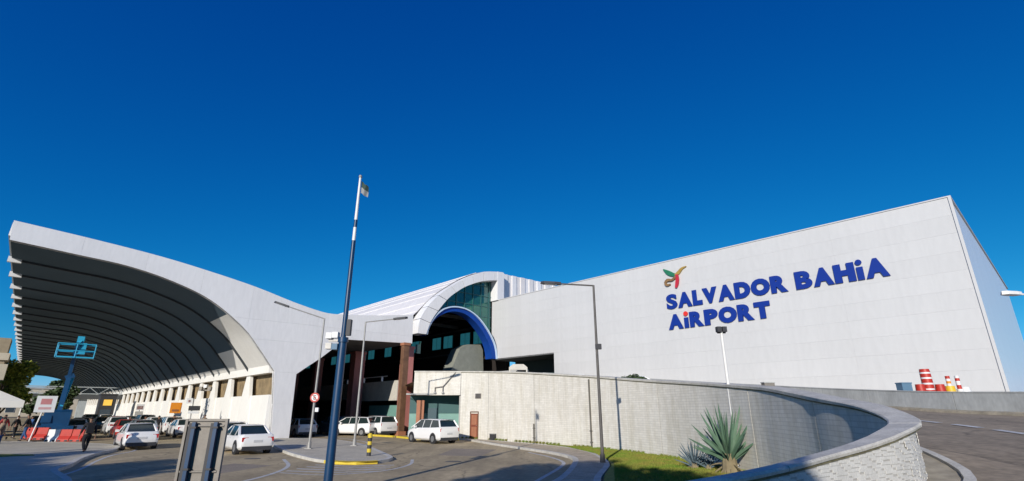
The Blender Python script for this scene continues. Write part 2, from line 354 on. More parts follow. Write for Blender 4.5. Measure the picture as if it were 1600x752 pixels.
# painted lines on the lower road
ring_line('road_line', [(-9.6,12),(-9.0,15),(-8.6,19),(-9.1,22.2),(-10.6,25.3)], .16, .009, M['white'])
ring_line('road_line', [(-8.5,20.1),(-6.6,19.4),(-4.9,20.6),(-4.3,22.8),(-4.6,25.2)], .14, .010, M['white'])
for k in range(4):
    y = 20.2 + k * .72
    MBx = MB().flat([(-8.5+.1*k, y+.35),(-6.6, y-.15),(-4.9-.0*k, y+.25),(-4.9, y+.47),(-6.6, y+.07),(-8.5+.1*k, y+.57)], .009)
    tag(MBx.build('hatched_marking', M['white']), kind='structure')
ring_line('road_line', [(-14.2,15),(-16.3,20.4),(-18.6,24.4),(-20.2,27.5),(-21.3,30.6),(-24.4,34.4),(-30,36.9)], .14, .009, M['white'])
ring_line('road_line', [(0.9,29.2),(1.8,26.6),(2.25,24),(1.85,21.6),(0.9,18.2),(-.2,14)], .16, .009, M['white'])
ring_line('road_line', [tuple(W(30.5,15.5))[:2], tuple(W(36,18.6))[:2], tuple(W(50,19.6))[:2], tuple(W(90,19.6))[:2]], .14, .009, M['white'])
for k_, pts_ in enumerate((((-3.8,27.5),(-1.6,26.8),(-.9,31.2),(-3.4,32.0)), ((-12.4,20.2),(-10.6,19.6),(-9.9,22.6),(-11.9,23.4)), ((-18.4,33.5),(-16.9,32.6),(-19.8,39.0),(-21.2,39.4)))):
    tag(MB().flat(pts_, .007).build('asphalt_patch', M['patch']), kind='structure')
for x_, y_ in ((-2.6,24.2),(-12.2,25.6)):
    mh = tag(MB().tube((x_,y_,.004),(x_,y_,.014), .36, .36, 20).build('manhole_cover', M['joint']), 'round iron manhole cover in the asphalt, ' + ('right of the island' if x_ > -5 else 'left of the island'), 'manhole cover')
# yellow painted kerb on the island's near end, by the deck columns and by the door
kb = ring_line('yellow_kerb_paint', [(-7.75,23.3),(-7.0,22.93),(-6.2,22.97),(-5.72,23.3)], .34, .136, M['yellow'])
mb = MB();
for a, b in zip([(-8.1,23.5),(-7.4,22.99),(-6.5,22.82)], [(-7.4,22.99),(-6.5,22.82),(-5.72,23.25)]):
    mb.add([(a[0],a[1]-.02,.01),(b[0],b[1]-.02,.01),(b[0],b[1]-.02,.138),(a[0],a[1]-.02,.138)], [(0,1,2,3)])
tag(mb.build('yellow_kerb_face', M['yellow']), kind='structure')
for (a, b) in (((-12.6,47.2),(-9.8,44.6)), ((-9.4,44.2),(-8.1,42.3)), ((-7.3,41.2),(-4.0,40.2))):
    v = Vector((b[0]-a[0], b[1]-a[1])).normalized(); p = Vector((-v.y, v.x)) * .14
    tag(slab('yellow_kerb', [(a[0]-p.x,a[1]-p.y),(b[0]-p.x,b[1]-p.y),(b[0]+p.x,b[1]+p.y),(a[0]+p.x,a[1]+p.y)], .14, M['yellow']), kind='structure')

# ================================================================== CURVED RAMP, ITS WALLS
# inner face of the retaining wall (x, y, top height), from the deck round the nose to the camera side
WALL = [(-7.9,41.9,5.16),(-3.4,40.8,5.07),(0.1,37.2,4.78),(2.5,34.0,4.45),(4.6,30.9,4.12),(6.0,28.2,3.82),(7.15,25.0,3.52),(7.85,21.5,3.25),(8.02,17.8,2.97),(7.88,16.0,2.83),(7.50,13.6,2.58),(7.12,12.1,2.45),(6.62,10.0,2.26),(6.06,8.5,2.05),(5.25,7.6,1.92),(4.5,7.05,1.795),(3.55,6.40,1.69),(2.45,5.72,1.59),(1.0,5.0,1.50),(-.8,4.4,1.40),(-3,3.9,1.25)]
def ct(p): return .045 + .055 * min(1, max(0, (p.y - 9) / 4))
wp = crom(WALL, .35)
WL = lens(wp)
ramp_wall = empty('ramp_retaining_wall', 'long curved white tiled retaining wall with concrete coping, sweeping round to the foreground', 'wall')
# joints: nearest station to given azimuth along the first leg
def station(x, y): return min(range(len(wp)), key=lambda i: (wp[i].x-x)**2 + (wp[i].y-y)**2)
joints = [0, station(-3.9,41), station(-1.8,39.2), station(1.5,35.5), station(4.7,30.9), station(7.05,25.3), station(8.0,17.9), station(7.25,12.8), station(6.2,9.0)]
joints += [station(4.45,7.0), station(2.45,5.72), len(wp)-1]
def bw(p): return min(.26, cw(p) - .05)
def cw(p): return .50 - .12 * min(1, max(0, (14 - p.y) / 5)) - (.20 * min(1, max(0, (6.1 - p.x) / 2.4)) if p.y < 8.9 else 0)
      # the wall's body lies to the left of travel? (travel is towards the camera, the ramp is on the left)
for a, b in zip(joints, joints[1:]):
    seg = wp[a:b+1]
    if len(seg) < 2: continue
    seg = [p.copy() for p in seg]
    d0 = (seg[1]-seg[0]).normalized()*.018; seg[0] += d0; d1 = (seg[-1]-seg[-2]).normalized()*.018; seg[-1] -= d1
    if a == 0:   # the panel over the garage opening
        loft('wall_panel', seg, lambda p: [(0, 3.27),(0, p.z-ct(p)),(.26, p.z-ct(p)),(.26, 3.27)], M['wall'], ramp_wall, WL[a])
    else:
        loft('wall_panel', seg, lambda p: [(0, -.05),(0, p.z-ct(p)),(bw(p), p.z-ct(p)),(bw(p), -.05)], M['wall'], ramp_wall, WL[a])
loft('joint_backing', wp[joints[1]:], lambda p: [(.012, 0),(.012, p.z-.13),(bw(p)-.04, p.z-.13),(bw(p)-.04, 0)], M['joint'], ramp_wall)
cj = [0] + [i for i in range(12, len(wp)-1, 9)] + [len(wp)-1]
for a, b in zip(cj, cj[1:]):
    seg = [p.copy() for p in wp[a:b+1]]
    d0 = (seg[1]-seg[0]).normalized()*.008; seg[0] += d0; seg[-1] -= (seg[-1]-seg[-2]).normalized()*.008
    loft('coping', seg, lambda p: [(-.05, p.z-ct(p)),(-.06, p.z-.02),(-.04, p.z),(cw(p)-.02, p.z+.01),(cw(p), p.z-.015),(cw(p)-.01, p.z-ct(p))], M['coping'], ramp_wall)
loft('coping_stain', wp[joints[1]:], lambda p: [(-.03, p.z-ct(p)-.035),(-.03, p.z-ct(p)-.002),(cw(p)-.03, p.z-ct(p)-.002),(cw(p)-.03, p.z-ct(p)-.03)], M['mossy'], ramp_wall)
# small white tiles on the face beside the ramp, near the camera: courses of real tiles
def offset_var(path, ex):
    return [offset(path, bw(p) + ex)[i] for i, p in enumerate(path)] if len(path) < 2 else [a.lerp(b, (bw(p)+ex)) for a, b, p in zip(path, offset(path, 1.0), path)]
op = offset_var(wp, 0)
i0 = station(6.45, 9.7); seg = op[i0:]; SL = lens(seg)
def along(dist):
    for i in range(len(SL)-1):
        if SL[i+1] >= dist:
            t = (dist-SL[i])/(SL[i+1]-SL[i]); p = seg[i].lerp(seg[i+1], t); return p, (seg[i+1]-seg[i]).normalized()
    return seg[-1], (seg[-1]-seg[-2]).normalized()
mb = MB(); tw, th = .150, .040
tile_geo = []
for r_ in range(28):
    x = random.random() * .2
    while x < SL[-1] - .4:
        tw = random.uniform(.14, .34); x += tw / 2
        p, t = along(x); zt = p.z - .09 - r_ * th
        if zt > p.z - 1.15:
            t = Vector((t.x, t.y, 0)).normalized(); nrm = Vector((-t.y, t.x, 0)); out = .006 + random.random() * .004
            c = Vector((p.x, p.y, 0)); a = c - t * (tw/2 - .002); b = c + t * (tw/2 - .002); z1 = zt; z0 = zt - th + .005
            tile_geo.append(([a + Vector((0,0,z0)), b + Vector((0,0,z0)), b + nrm*out + Vector((0,0,z0)), a + nrm*out + Vector((0,0,z0)),
                    a + Vector((0,0,z1)), b + Vector((0,0,z1)), b + nrm*out + Vector((0,0,z1)), a + nrm*out + Vector((0,0,z1))], x))
        x += tw / 2
BF = [(0,3,2,1),(4,5,6,7),(1,2,6,5),(2,3,7,6),(3,0,4,7)]
for vs, x in tile_geo: mb.add(vs, BF)
tag(mb.build('wall_tiles', M['tile'], ramp_wall), kind='stuff')
loft('tile_mortar', [p.copy() for p in wp[i0:]], lambda p: [(bw(p)-.03, p.z-1.2),(bw(p)-.03, p.z-.08),(bw(p)+.003, p.z-.08),(bw(p)+.003, p.z-1.2)], M['mortar'], ramp_wall)

# outer parapet of the ramp
PAR = [(3.1,50.6,5.62),(8.5,43.2,4.80),(11.3,39.6,4.4),(13.3,36,4.02),(15.0,31.5,3.62),(15.9,27.2,3.28),(16.5,23.4,3.03),(16.9,20,2.85),(17.3,17.6,2.77),(17.6,15,2.66),(17.4,11.5,2.45),(16,7.5,2.2),(13,3,1.95),(9,-1,1.75),(5,-3.6,1.55),(2,-4.8,1.45),(-2,-5.4,1.25)]
pp = crom(PAR, .6)
outer_wall = empty('ramp_parapet', 'low stained grey concrete parapet along the far side of the ramp road', 'wall')
k = 0
while k < len(pp) - 1:
    e = min(k + 6, len(pp) - 1); seg = [p.copy() for p in pp[k:e+1]]
    seg[0] += (seg[1]-seg[0]).normalized()*.012; seg[-1] -= (seg[-1]-seg[-2]).normalized()*.012
    loft('parapet_panel', seg, lambda p: [(-.11, p.z-2.2),(-.11, p.z-.04),(-.13, p.z-.04),(-.13, p.z),(.13, p.z),(.13, p.z-2.2)], M['parapet'], outer_wall)
    k = e
loft('kerb_foot', pp, lambda p: [(-.36, p.z-1.0),(-.34, p.z-.70),(-.12, p.z-.66),(-.12, p.z-1.0)], M['dustkerb'], outer_wall)

# ramp road between them: strips, and a white kerb round the foot of the nose
def resample(path, n):
    L = lens(path); out = []
    for k in range(n):
        dd = L[-1] * k / (n-1); i = max(j for j in range(len(L)) if L[j] <= dd + 1e-9); i = min(i, len(path)-2)
        t = (dd - L[i]) / max(1e-9, L[i+1]-L[i]); out.append(path[i].lerp(path[i+1], t))
    return out
keyw = [(-7.9,41.9),(0.1,37.2),(4.7,30.9),(7.45,25.2),(8.35,19.4),(7.75,14.0),(7.1,11.5),(5.9,8.35),(4.45,7.0),(2.45,5.72),(-3,3.9)]
keyp = [(3.1,50.6),(8.5,43.2),(13.3,36),(15.9,27.2),(16.5,23.4),(17.3,17.6),(17.4,11.5),(16,7.5),(13,3),(5,-3.6),(-2,-5.4)]
def st(path, x, y): return min(range(len(path)), key=lambda i: (path[i].x-x)**2 + (path[i].y-y)**2)
op2 = offset(wp, .2); inn = []; out_ = []
for k in range(len(keyw)-1):
    a, b = st(wp, *keyw[k]), st(wp, *keyw[k+1]); c, e = st(pp, *keyp[k]), st(pp, *keyp[k+1])
    A = resample(op2[a:b+1], 10); B = resample(pp[c:e+1], 10)
    if k: A = A[1:]; B = B[1:]
    inn += A; out_ += B
mb = MB(); n = len(inn); NC = 8; vs = []
drop = .78
for a, b in zip(inn, out_):
    for j in range(NC+1):
        t = j / NC; p = a.lerp(b, t); vs.append((p.x, p.y, (a.z - drop)*(1-t) + (b.z - drop)*t))
mb.add(vs, [(i*(NC+1)+j, i*(NC+1)+j+1, (i+1)*(NC+1)+j+1, (i+1)*(NC+1)+j) for i in range(n-1) for j in range(NC)])
a0, b0 = inn[0], out_[0]; za, zb = a0.z-drop, b0.z-drop
mb.add([(a0.x,a0.y,za),(b0.x,b0.y,zb), tuple(W(46.1,44,4.25)), tuple(W(46.1,27.2,4.25))], [(0,1,2,3)])
a1, b1 = inn[-1], out_[-1]
mb.add([(a1.x,a1.y,a1.z-drop),(b1.x,b1.y,b1.z-drop),(-22,-9,0.0),(-22,1,0.0)], [(0,1,2,3)])
tag(mb.build('ramp_road', M['ramp']), kind='structure')
def ramp_z(i, t): a, b = inn[i], out_[i]; return (a.z-drop)*(1-t) + (b.z-drop)*t
# dashed lane line
seg_i = range(18, 72, 1); mb = MB()
k = 18
while k < 84:
    pts = []
    for i in (k, k+1, k+2):
        for t in (.395, .42):
            p = inn[i].lerp(out_[i], t); pts.append((p.x, p.y, ramp_z(i, t) + .014))
    m_ = MB().add([pts[0], pts[1], pts[3], pts[5], pts[4], pts[2]], [(0,1,2,5),(5,2,3,4)])
    tag(m_.build('lane_dash', M['white']), kind='structure'); k += 3
# kerb round the nose
ni = [i for i in range(len(wp)) if wp[i].y < 12.5 and wp[i].x > -1]
kp = offset_var(wp, .42)[ni[0]:ni[-1]]
kk = loft('white_kerb', kp, lambda p: [(0, p.z-.9),(0, p.z-.70),(.13, p.z-.70),(.13, p.z-.9)], M['kerb']); tag(kk, kind='structure')
kp2 = offset_var(wp, .002)[ni[0]:ni[-1]]
kk = loft('kerb_gutter', kp2, lambda p: [(0, p.z-.95),(0, p.z-.745),(.42, p.z-.745),(.42, p.z-.95)], M['dustkerb']); tag(kk, kind='structure')
# ground plateau between the parapet and the terminal block
mb = MB(); vs = []; ppp = [p for p in pp if p.y > 12]
for p in ppp:
    s = p.x*U.x + p.y*U.y; e = W(s, 42.0); vs += [(p.x, p.y, p.z - 1.05), (e.x, e.y, p.z - .95)]
mb.add(vs, [(2*i, 2*i+1, 2*i+3, 2*i+2) for i in range(len(ppp)-1)])
e = W(2, 42); mb.add([(ppp[-1].x, ppp[-1].y, ppp[-1].z-1.05), (e.x, e.y, 2.0), (60, 40, 1.6), (60, 0, 1.4), (24, 0, 1.2)], [(0,1,2,3,4)])
tag(mb.build('terrace_ground', M['concrete']), kind='structure')

# ================================================================== WHITE TERMINAL BLOCK WITH THE SIGN
QF = 41.23
block = empty('terminal_block', 'huge white panelled terminal block with slanting roofline and blue airport sign', 'building', W(2.7, QF, 0))
INV = lambda o: Matrix.Translation(-o.location)
def wbox(s0, s1, q0, q1, z0, z1):     # box in terminal axes, world coordinates
    mb = MB(); return mb.box(q0, q1, s0, s1, z0, z1, AX)
def under(o, mb, name, m, smooth=False):
    mt = Matrix.Translation(-Vector(o.location)); mb.v = [tuple(mt @ Vector(v)) for v in mb.v]; return mb.build(name, m, o, smooth)
under(block, wbox(2.76, 37.8, QF+.06, 80, 1, 15.22), 'block_core', M['clad_gap'])
under(block, wbox(37.8, 48.15, QF+.06, 80, 8.1, 15.22), 'upper_core', M['clad_gap'])
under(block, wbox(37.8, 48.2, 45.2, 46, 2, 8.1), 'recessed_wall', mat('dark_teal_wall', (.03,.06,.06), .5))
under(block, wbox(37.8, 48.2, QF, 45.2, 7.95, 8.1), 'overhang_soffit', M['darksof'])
rh = (15.3 - 8.05) / 6
def panel_mesh(w_, h_, name, m, axis):
    g_ = .002
    mb = MB()
    if axis == 's': mb.box(0, .06, g_, w_-g_, g_, h_-g_, AX)
    else: mb.box(g_, w_-g_, 0, .06, g_, h_-g_, AX)
    return mesh_only(mb, name, m)
pmA = panel_mesh(7.008, rh, 'cladding_panel', M['clad'], 's'); pmB = panel_mesh(5.2, rh, 'cladding_panel', M['clad'], 's')
pmC = panel_mesh(6.4, rh, 'end_cladding_panel', M['clad_end'], 'q')
for r_ in range(11):
    z = 15.3 - (r_+1)*rh
    for c in range(5): inst('cladding_panel', pmA, block, Matrix.Translation(W(2.76+c*7.008, QF, z) - block.location))
    if r_ < 6:
        for c in range(2): inst('cladding_panel', pmB, block, Matrix.Translation(W(37.8+c*5.2, QF, z) - block.location))
    for c in range(6): inst('end_cladding_panel', pmC, block, Matrix.Translation(W(2.70, QF+c*6.4, z) - block.location))
under(block, wbox(2.6, 48.22, QF-.06, QF+.2, 15.3, 15.38), 'roof_edge_trim', M['clad'])
under(block, wbox(2.6, 2.9, QF+.2, 80, 15.3, 15.38), 'roof_edge_trim', M['clad'])
under(block, wbox(2.60, 2.76, QF-.07, QF+.03, 1, 15.3), 'corner_trim', M['clad'])
under(block, wbox(48.1, 48.24, QF-.05, QF+.02, 8.03, 15.3), 'corner_trim', M['clad'])


# --- raised lettering, its own thing per line, and the emblem
def text_mesh(ch, wdt, hgt, bold=.045):
    cu = bpy.data.curves.new('t', 'FONT'); cu.body = ch; cu.size = 1; cu.offset = bold; cu.extrude = .035; cu.resolution_u = 4
    o = bpy.data.objects.new('t', cu); sc.collection.objects.link(o)
    bpy.context.view_layer.update()
    dg = bpy.context.evaluated_depsgraph_get(); me = bpy.data.meshes.new_from_object(o.evaluated_get(dg))
    bpy.data.objects.remove(o)
    xs = [v.co.x for v in me.vertices]; ys = [v.co.y for v in me.vertices]
    x0, x1, y0, y1 = min(xs), max(xs), min(ys), max(ys)
    for v in me.vertices:
        v.co = ((v.co.x-x0)/(x1-x0)*wdt, (v.co.y-y0)/(y1-y0)*hgt, v.co.z*1.4)
    return me
def place_sign(mesh_or_mb, name, m, parent, s_left, z0):
    """local x -> towards smaller s (rightwards on the facade), y -> up, z -> out of the wall"""
    rot = Matrix(((-U.x, 0, -N.x, 0), (-U.y, 0, -N.y, 0), (0, 1, 0, 0), (0, 0, 0, 1)))
    me = mesh_or_mb
    if isinstance(me, MB):
        o = me.build(name, m); me = o.data; bpy.data.objects.remove(o)
    me.materials.clear(); me.materials.append(m)
    return inst(name, me, parent, Matrix.Translation(W(s_left, QF - .08, z0) - parent.location) @ rot)
def letters(word, s0, s1, z0, z1, name, label):
    root = empty(name, label, 'sign lettering', W(s0, QF - .1, z0))
    wd = {'S': .80, 'A': 1.02, 'L': .66, 'V': .98, 'D': .96, 'O': 1.1, 'R': .92, 'B': .86, 'H': .98, 'i': .36, 'P': .86, 'T': .88, ' ': .34}
    gap = .05; tot = sum(wd[c] for c in word) + gap * (len(word)-1); k = (s0 - s1) / tot; h = z1 - z0
    x = 0
    for c in word:
        wx = wd[c] * k
        if c == 'i':
            sw = wx * .80; mb = MB().box((wx-sw)/2, (wx+sw)/2, 0, h*.68, -.05, .05)
            o = place_sign(mb, 'letter', M['letter'], root, s0 - x, z0)
            mb = MB(); mb.tube((wx/2, h*.93, -.05), (wx/2, h*.93, .05), sw*.52, sw*.52, 14)
            dm = M['reddot'] if word.startswith('AiR') else M['letter']
            d_ = place_sign(mb, 'letter_dot', dm, root, s0 - x, z0)
            if dm is M['reddot']: d_['label'] = 'red round dot over the letter i'
        elif c != ' ':
            place_sign(text_mesh(c, wx, h, {'S': .045, 'B': .055, 'A': .066, 'R': .062, 'P': .066}.get(c, .08)), 'letter', M['letter'], root, s0 - x, z0)
        x += wx + gap * k
letters('SALVADOR BAHiA', 23.62, 6.72, 10.80, 12.16, 'sign_lettering', 'upper line of royal blue letters reading SALVADOR BAHiA on the white facade')
letters('AiRPORT', 23.62, 14.75, 8.97, 10.31, 'sign_lettering', 'lower line of blue letters reading AiRPORT with a red dot on the i')
emb = empty('bird_emblem', 'small green, gold and red bird-like emblem above the blue lettering', 'logo', W(23.5, QF-.1, 12.66))
def swoosh(pts, ws, m, nm, label, dz=0):
    P = crom([(p[0], p[1], w_) for p, w_ in zip(pts, ws)], .12); n = len(P); L = []; Rr = []
    for i, p in enumerate(P):
        a = P[max(0,i-1)]; b = P[min(n-1,i+1)]; t = Vector((b.x-a.x, b.y-a.y)).normalized()
        L.append((p.x - t.y*p.z/2, p.y + t.x*p.z/2)); Rr.append((p.x + t.y*p.z/2, p.y - t.x*p.z/2))
    mb = MB(); k = n; vs = [(a[0], a[1], -.06+dz) for a in L] + [(a[0], a[1], -.06+dz) for a in Rr] + [(a[0], a[1], .06+dz) for a in L] + [(a[0], a[1], .06+dz) for a in Rr]
    fs = []
    for i in range(k-1):
        fs += [(i, i+1, k+i+1, k+i), (2*k+i, 2*k+i+1, 3*k+i+1, 3*k+i), (i, i+1, 2*k+i+1, 2*k+i), (k+i, k+i+1, 3*k+i+1, 3*k+i)]
    fs += [(0, k, 3*k, 2*k), (k-1, 2*k-1, 4*k-1, 3*k-1)]
    mb.add(vs, fs); o = place_sign(mb, nm, m, emb, 23.6, 12.66); o['label'] = label
swoosh([(0,1.95),(.45,1.55),(.95,1.25),(1.3,1.2)], [.08,.40,.34,.18], M['logogreen'], 'wing', 'green wing of the emblem', 0)
swoosh([(1.15,1.15),(1.5,1.35),(1.85,1.65),(2.3,1.78)], [.22,.30,.20,.05], M['logogold'], 'wing', 'gold wing of the emblem', .02)
swoosh([(1.3,1.2),(1.32,.75),(1.22,.3),(1.1,0)], [.26,.32,.30,.18], M['logored'], 'tail', 'dark red tail of the emblem', .04)
swoosh([(1.2,1.0),(.8,.78),(.35,.85),(.1,.62),(.25,.38),(.6,.42)], [.2,.2,.25,.22,.2,.1], M['logobrown'], 'head', 'brown curl of the emblem', .06)

# ================================================================== CANOPY
INNER = [(-2.85,12.11),(0.42,11.84),(3.21,11.59),(5.97,10.97),(8.63,9.94),(11.13,8.19),(12.53,6.69),(13.87,5.06)]
OUTER = [(-2.94,13.36),(0.9,13.05),(4.88,12.63),(8.2,12.1),(11.56,11.44),(14.69,10.63),(16.93,10.17),(18.08,10.09),(19.53,10.2),(22.5,10.5),(26.12,11.0)]
FUN = [(15.6,4.9),(16.43,5.54),(17.41,6.27),(18.43,7.15),(18.93,7.73),(19.6,8.02),(26.18,8.2)]
IN2 = [tuple(p) for p in crom([(a, b, 0) for a, b in INNER], .5)]; IN2 = [(p[0], p[1]) for p in IN2]
OU2 = [(p[0], p[1]) for p in crom([(a, b, 0) for a, b in OUTER], .8)]
canopy = empty('terminal_canopy', 'vast white ribbed canopy sweeping out over the drop-off road', 'canopy', W(42.5, 14, 0))
S0, S1, PITCH = 42.95, 207.95, 5.5
def sect_prism(poly, s0, s1): return MB().prism(poly, lambda p: W(s0, p[0], p[1]), lambda p: W(s1, p[0], p[1]))
def strip(curve, s0, s1, nseg=1, mtx=None):
    mb = MB(); n = len(curve); vs = []
    for k in range(nseg+1): vs += [W(s0 + (s1-s0)*k/nseg, p[0], p[1]) for p in curve]
    mb.add(vs, [(k*n+i, k*n+i+1, (k+1)*n+i+1, (k+1)*n+i) for k in range(nseg) for i in range(n-1)]); return mb
# soffit surface: one curved sheet per bay
def lift_curve(curve, d_):
    out = []
    for i, p in enumerate(curve):
        a = curve[max(0,i-1)]; b = curve[min(len(curve)-1,i+1)]; t = Vector((b[0]-a[0], b[1]-a[1])).normalized()
        out.append((p[0] - t.y*d_, p[1] + t.x*d_))
    return out
SOF = lift_curve(IN2, .12)
SOF2 = lift_curve(IN2, .62)
bay_poly = SOF + SOF2[::-1]
nb = int((S1-S0)/PITCH)
mbb = sect_prism(bay_poly, 0.012, PITCH-.012)
def foot(zc):
    a = [p for p in SOF if p[1] <= zc]; b = [p for p in SOF2 if p[1] <= zc + .3]
    return a, b
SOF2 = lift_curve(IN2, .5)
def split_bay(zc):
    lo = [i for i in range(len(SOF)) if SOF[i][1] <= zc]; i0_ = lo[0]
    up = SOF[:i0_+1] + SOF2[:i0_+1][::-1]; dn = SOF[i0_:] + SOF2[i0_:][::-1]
    return (mesh_only(sect_prism(up, .012, PITCH-.012), 'soffit_bay', M['soffit'], True), mesh_only(sect_prism(dn, .012, PITCH-.012), 'soffit_sunlit_foot', M['colwhite'], True))
bays = [split_bay(9.3), split_bay(7.5), split_bay(6.1)]  # white feet paint sunlit soffit into the colour, higher in the open-end bays
rib_poly = lift_curve(IN2, -.03) + lift_curve(IN2, .3)[::-1]
rib_me = mesh_only(sect_prism(rib_poly, -.07, .07), 'rib', M['rib'])
tip_me = mesh_only(MB().prism([(-3.02,11.95),(-2.3,11.95),(-2.3,12.25),(-3.02,12.35)], lambda p: W(-.14, p[0], p[1]), lambda p: W(.14, p[0], p[1])), 'rib_tip', M['endpanel'])
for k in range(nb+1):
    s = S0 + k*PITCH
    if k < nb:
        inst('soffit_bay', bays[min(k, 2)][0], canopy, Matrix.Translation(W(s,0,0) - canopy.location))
        inst('soffit_sunlit_foot', bays[min(k, 2)][1], canopy, Matrix.Translation(W(s,0,0) - canopy.location))
    if k:
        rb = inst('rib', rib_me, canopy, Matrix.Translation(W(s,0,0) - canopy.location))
        inst('rib_tip', tip_me, rb, Matrix.Identity(4))
# roof skin, edge fascia on the tips, right-hand funnel and lower soffit
under(canopy, strip(OU2, S0, S1), 'roof_skin', M['roofwhite'], True)
under(canopy, sect_prism([(-3.0,12.5),(-2.8,12.45),(-2.75,13.3),(-2.98,13.36)], S0, S1), 'edge_gutter', M['endpanel'])
under(canopy, strip([(14.2,4.95)] + FUN, S0, S1), 'funnel_underside', M['darksof'], True)
# end face in panels with fine joints
def funnel_leg():
    base = [(15.66,0),(14.45,0)]
    return [(14.3, 2.5),(13.87,5.06)]
END = OU2 + [(26.18,8.23)] + FUN[:-1][::-1] + [(15.6,4.8),(15.64,2.4),(15.68,0.0),(14.35,0.0),(14.15,2.5)] + IN2[::-1]
def cut_panels(poly, s0, s1, qcuts, zcuts, parent, name, m, gap=.003):
    o = sect_prism(poly, s0, s1).build(name, m); me0 = o.data; bpy.data.objects.remove(o)
    qc = [-99] + qcuts + [99]; zc = [-99] + zcuts + [99]; made = 0
    for qa, qb in zip(qc, qc[1:]):
        for za_, zb_ in zip(zc, zc[1:]):
            bm = bmesh.new(); bm.from_mesh(me0)
            for co, no in ((W(0, qa+gap), -N), (W(0, qb-gap), N), (Vector((0,0,za_+gap)), Vector((0,0,-1))), (Vector((0,0,zb_-gap)), Vector((0,0,1)))):
                r_ = bmesh.ops.bisect_plane(bm, geom=bm.verts[:]+bm.edges[:]+bm.faces[:], dist=1e-5, plane_co=co, plane_no=no, clear_outer=True)
                es = [e for e in bm.edges if e.is_boundary]
                if es: bmesh.ops.holes_fill(bm, edges=es)
            if len(bm.faces) > 3:
                bmesh.ops.recalc_face_normals(bm, faces=bm.faces)
                me = bpy.data.meshes.new(name)
                for v in bm.verts: v.co -= parent.location
                bm.to_mesh(me); me.materials.append(m); link(name, me, parent); made += 1
            bm.free()
cut_panels(END, 42.45, 42.9, [0.6, 4.2, 7.8, 11.4, 16.9, 19.55, 22.9], [2.6, 5.0, 7.4, 8.9], canopy, 'end_panel', M['endpanel'])
under(canopy, sect_prism([p for p in END], 42.52, 42.85), 'end_backing', M['clad_gap'])
# side wall under the ribs: columns, infill panels, top beam, dark openings
cpoly = [(-1.5,0),(1.5,0),(1.0,3.3),(.45,4.95),(-.45,4.95),(-1.0,3.3)]
col_me = mesh_only(MB().prism(cpoly, lambda p: W(p[0], 13.75, p[1]), lambda p: W(p[0], 14.0, p[1])), 'column', M['colwhite'])
inf_me = mesh_only(MB().box(13.90, 14.28, .02, PITCH-.02, 0, 3.3, AX), 'infill_panel', M['colwhite'])
bm_me = mesh_only(MB().box(13.62, 14.7, .01, PITCH-.01, 4.95, 5.62, AX), 'beam', M['colwhite'])
bk_me = mesh_only(MB().box(14.35, 14.6, 0, PITCH, 0, 4.95, AX), 'inner_wall', M['brownwall'])
for k in range(nb):
    s = S0 + k*PITCH
    if k: inst('column', col_me, canopy, Matrix.Translation(W(s,0,0) - canopy.location))
    for nm, me in (('infill_panel', inf_me), ('beam', bm_me), ('inner_wall', bk_me)):
        inst(nm, me, canopy, Matrix.Translation(W(s,0,0) - canopy.location))
inst('column', col_me, canopy, Matrix.Translation(W(S0+nb*PITCH,0,0) - canopy.location))
# far end of the canopy comes down in a pale closing frame
under(canopy, sect_prism([(13.9,0),(15.6,0),(15.6,5),(13.9,5)], S1, S1+.6), 'end_pier', M['colwhite'])

# ================================================================== VAULTED HALL BEHIND
VO = [(26.12,11.0),(28.3,11.45),(29.7,12.2),(31.15,13.75),(32.6,15.1),(34.2,16.25),(36.05,17.45),(38.5,18.6),(41.2,19.1),(44.6,19.25),(50,19.3),(55,19.0),(60,17.6),(64,14.5)]
VO2 = [(p[0], p[1]) for p in crom([(a, b, 0) for a, b in VO], .7)]
hall = empty('vaulted_hall', 'arched terminal hall with white vaulted roof and green glazed gable', 'building', W(48.2, 36, 0))
under(hall, strip(VO2, 48.2, S1), 'roof_skin', M['roofwhite'], True)
under(hall, strip(lift_curve(VO2, -.8), 48.25, S1), 'ceiling', M['darksof'], True)
for k in range(3, 15):                                        # standing seams running along the roof
    p = VO2[min(len(VO2)-1, k*2)]
    t = .05
    under(hall, sect_prism([(p[0]-t, p[1]-.05),(p[0]+t, p[1]-.05),(p[0]+t, p[1]+.05),(p[0]-t, p[1]+.05)], 48.3, 150), 'roof_seam', M['roofwhite'])
ARCH_O = [(29.6,10.0),(29.7,11.0),(30.0,12.0),(31.15,13.65),(32.6,15.0),(34.2,16.15),(36.05,17.35),(38.5,18.5),(41.2,19.0),(42.0,19.05)]
ARCH_I = [(30.7,10.0),(31.0,10.9),(31.54,12.0),(33.36,14.3),(34.7,15.4),(36.1,16.3),(38.6,17.35),(41.0,17.85),(42.0,17.9)]
def cr2(P, st_=.5): return [(p[0], p[1]) for p in crom([(a, b, 0) for a, b in P], st_)]
AO, AI = cr2(ARCH_O), cr2(ARCH_I)
# arch band as a run of curved cladding pieces
NP = 9
def at_frac(C, t): i = t*(len(C)-1); a = int(min(i, len(C)-2)); f_ = i-a; return (C[a][0]*(1-f_)+C[a+1][0]*f_, C[a][1]*(1-f_)+C[a+1][1]*f_)
for k in range(NP):
    ts = [ (k + j/4)/NP for j in range(5)]; ts[0] += .002; ts[-1] -= .002
    poly = [at_frac(AO, t) for t in ts] + [at_frac(AI, t) for t in ts][::-1]
    under(hall, sect_prism(poly, 47.0, 48.6), 'arch_band', M['endpanel'])
under(hall, sect_prism([(41.0,15.3),(42.1,15.3),(42.1,19.0),(41.0,19.0)], 46.98, 48.3), 'corner_post', M['endpanel'])
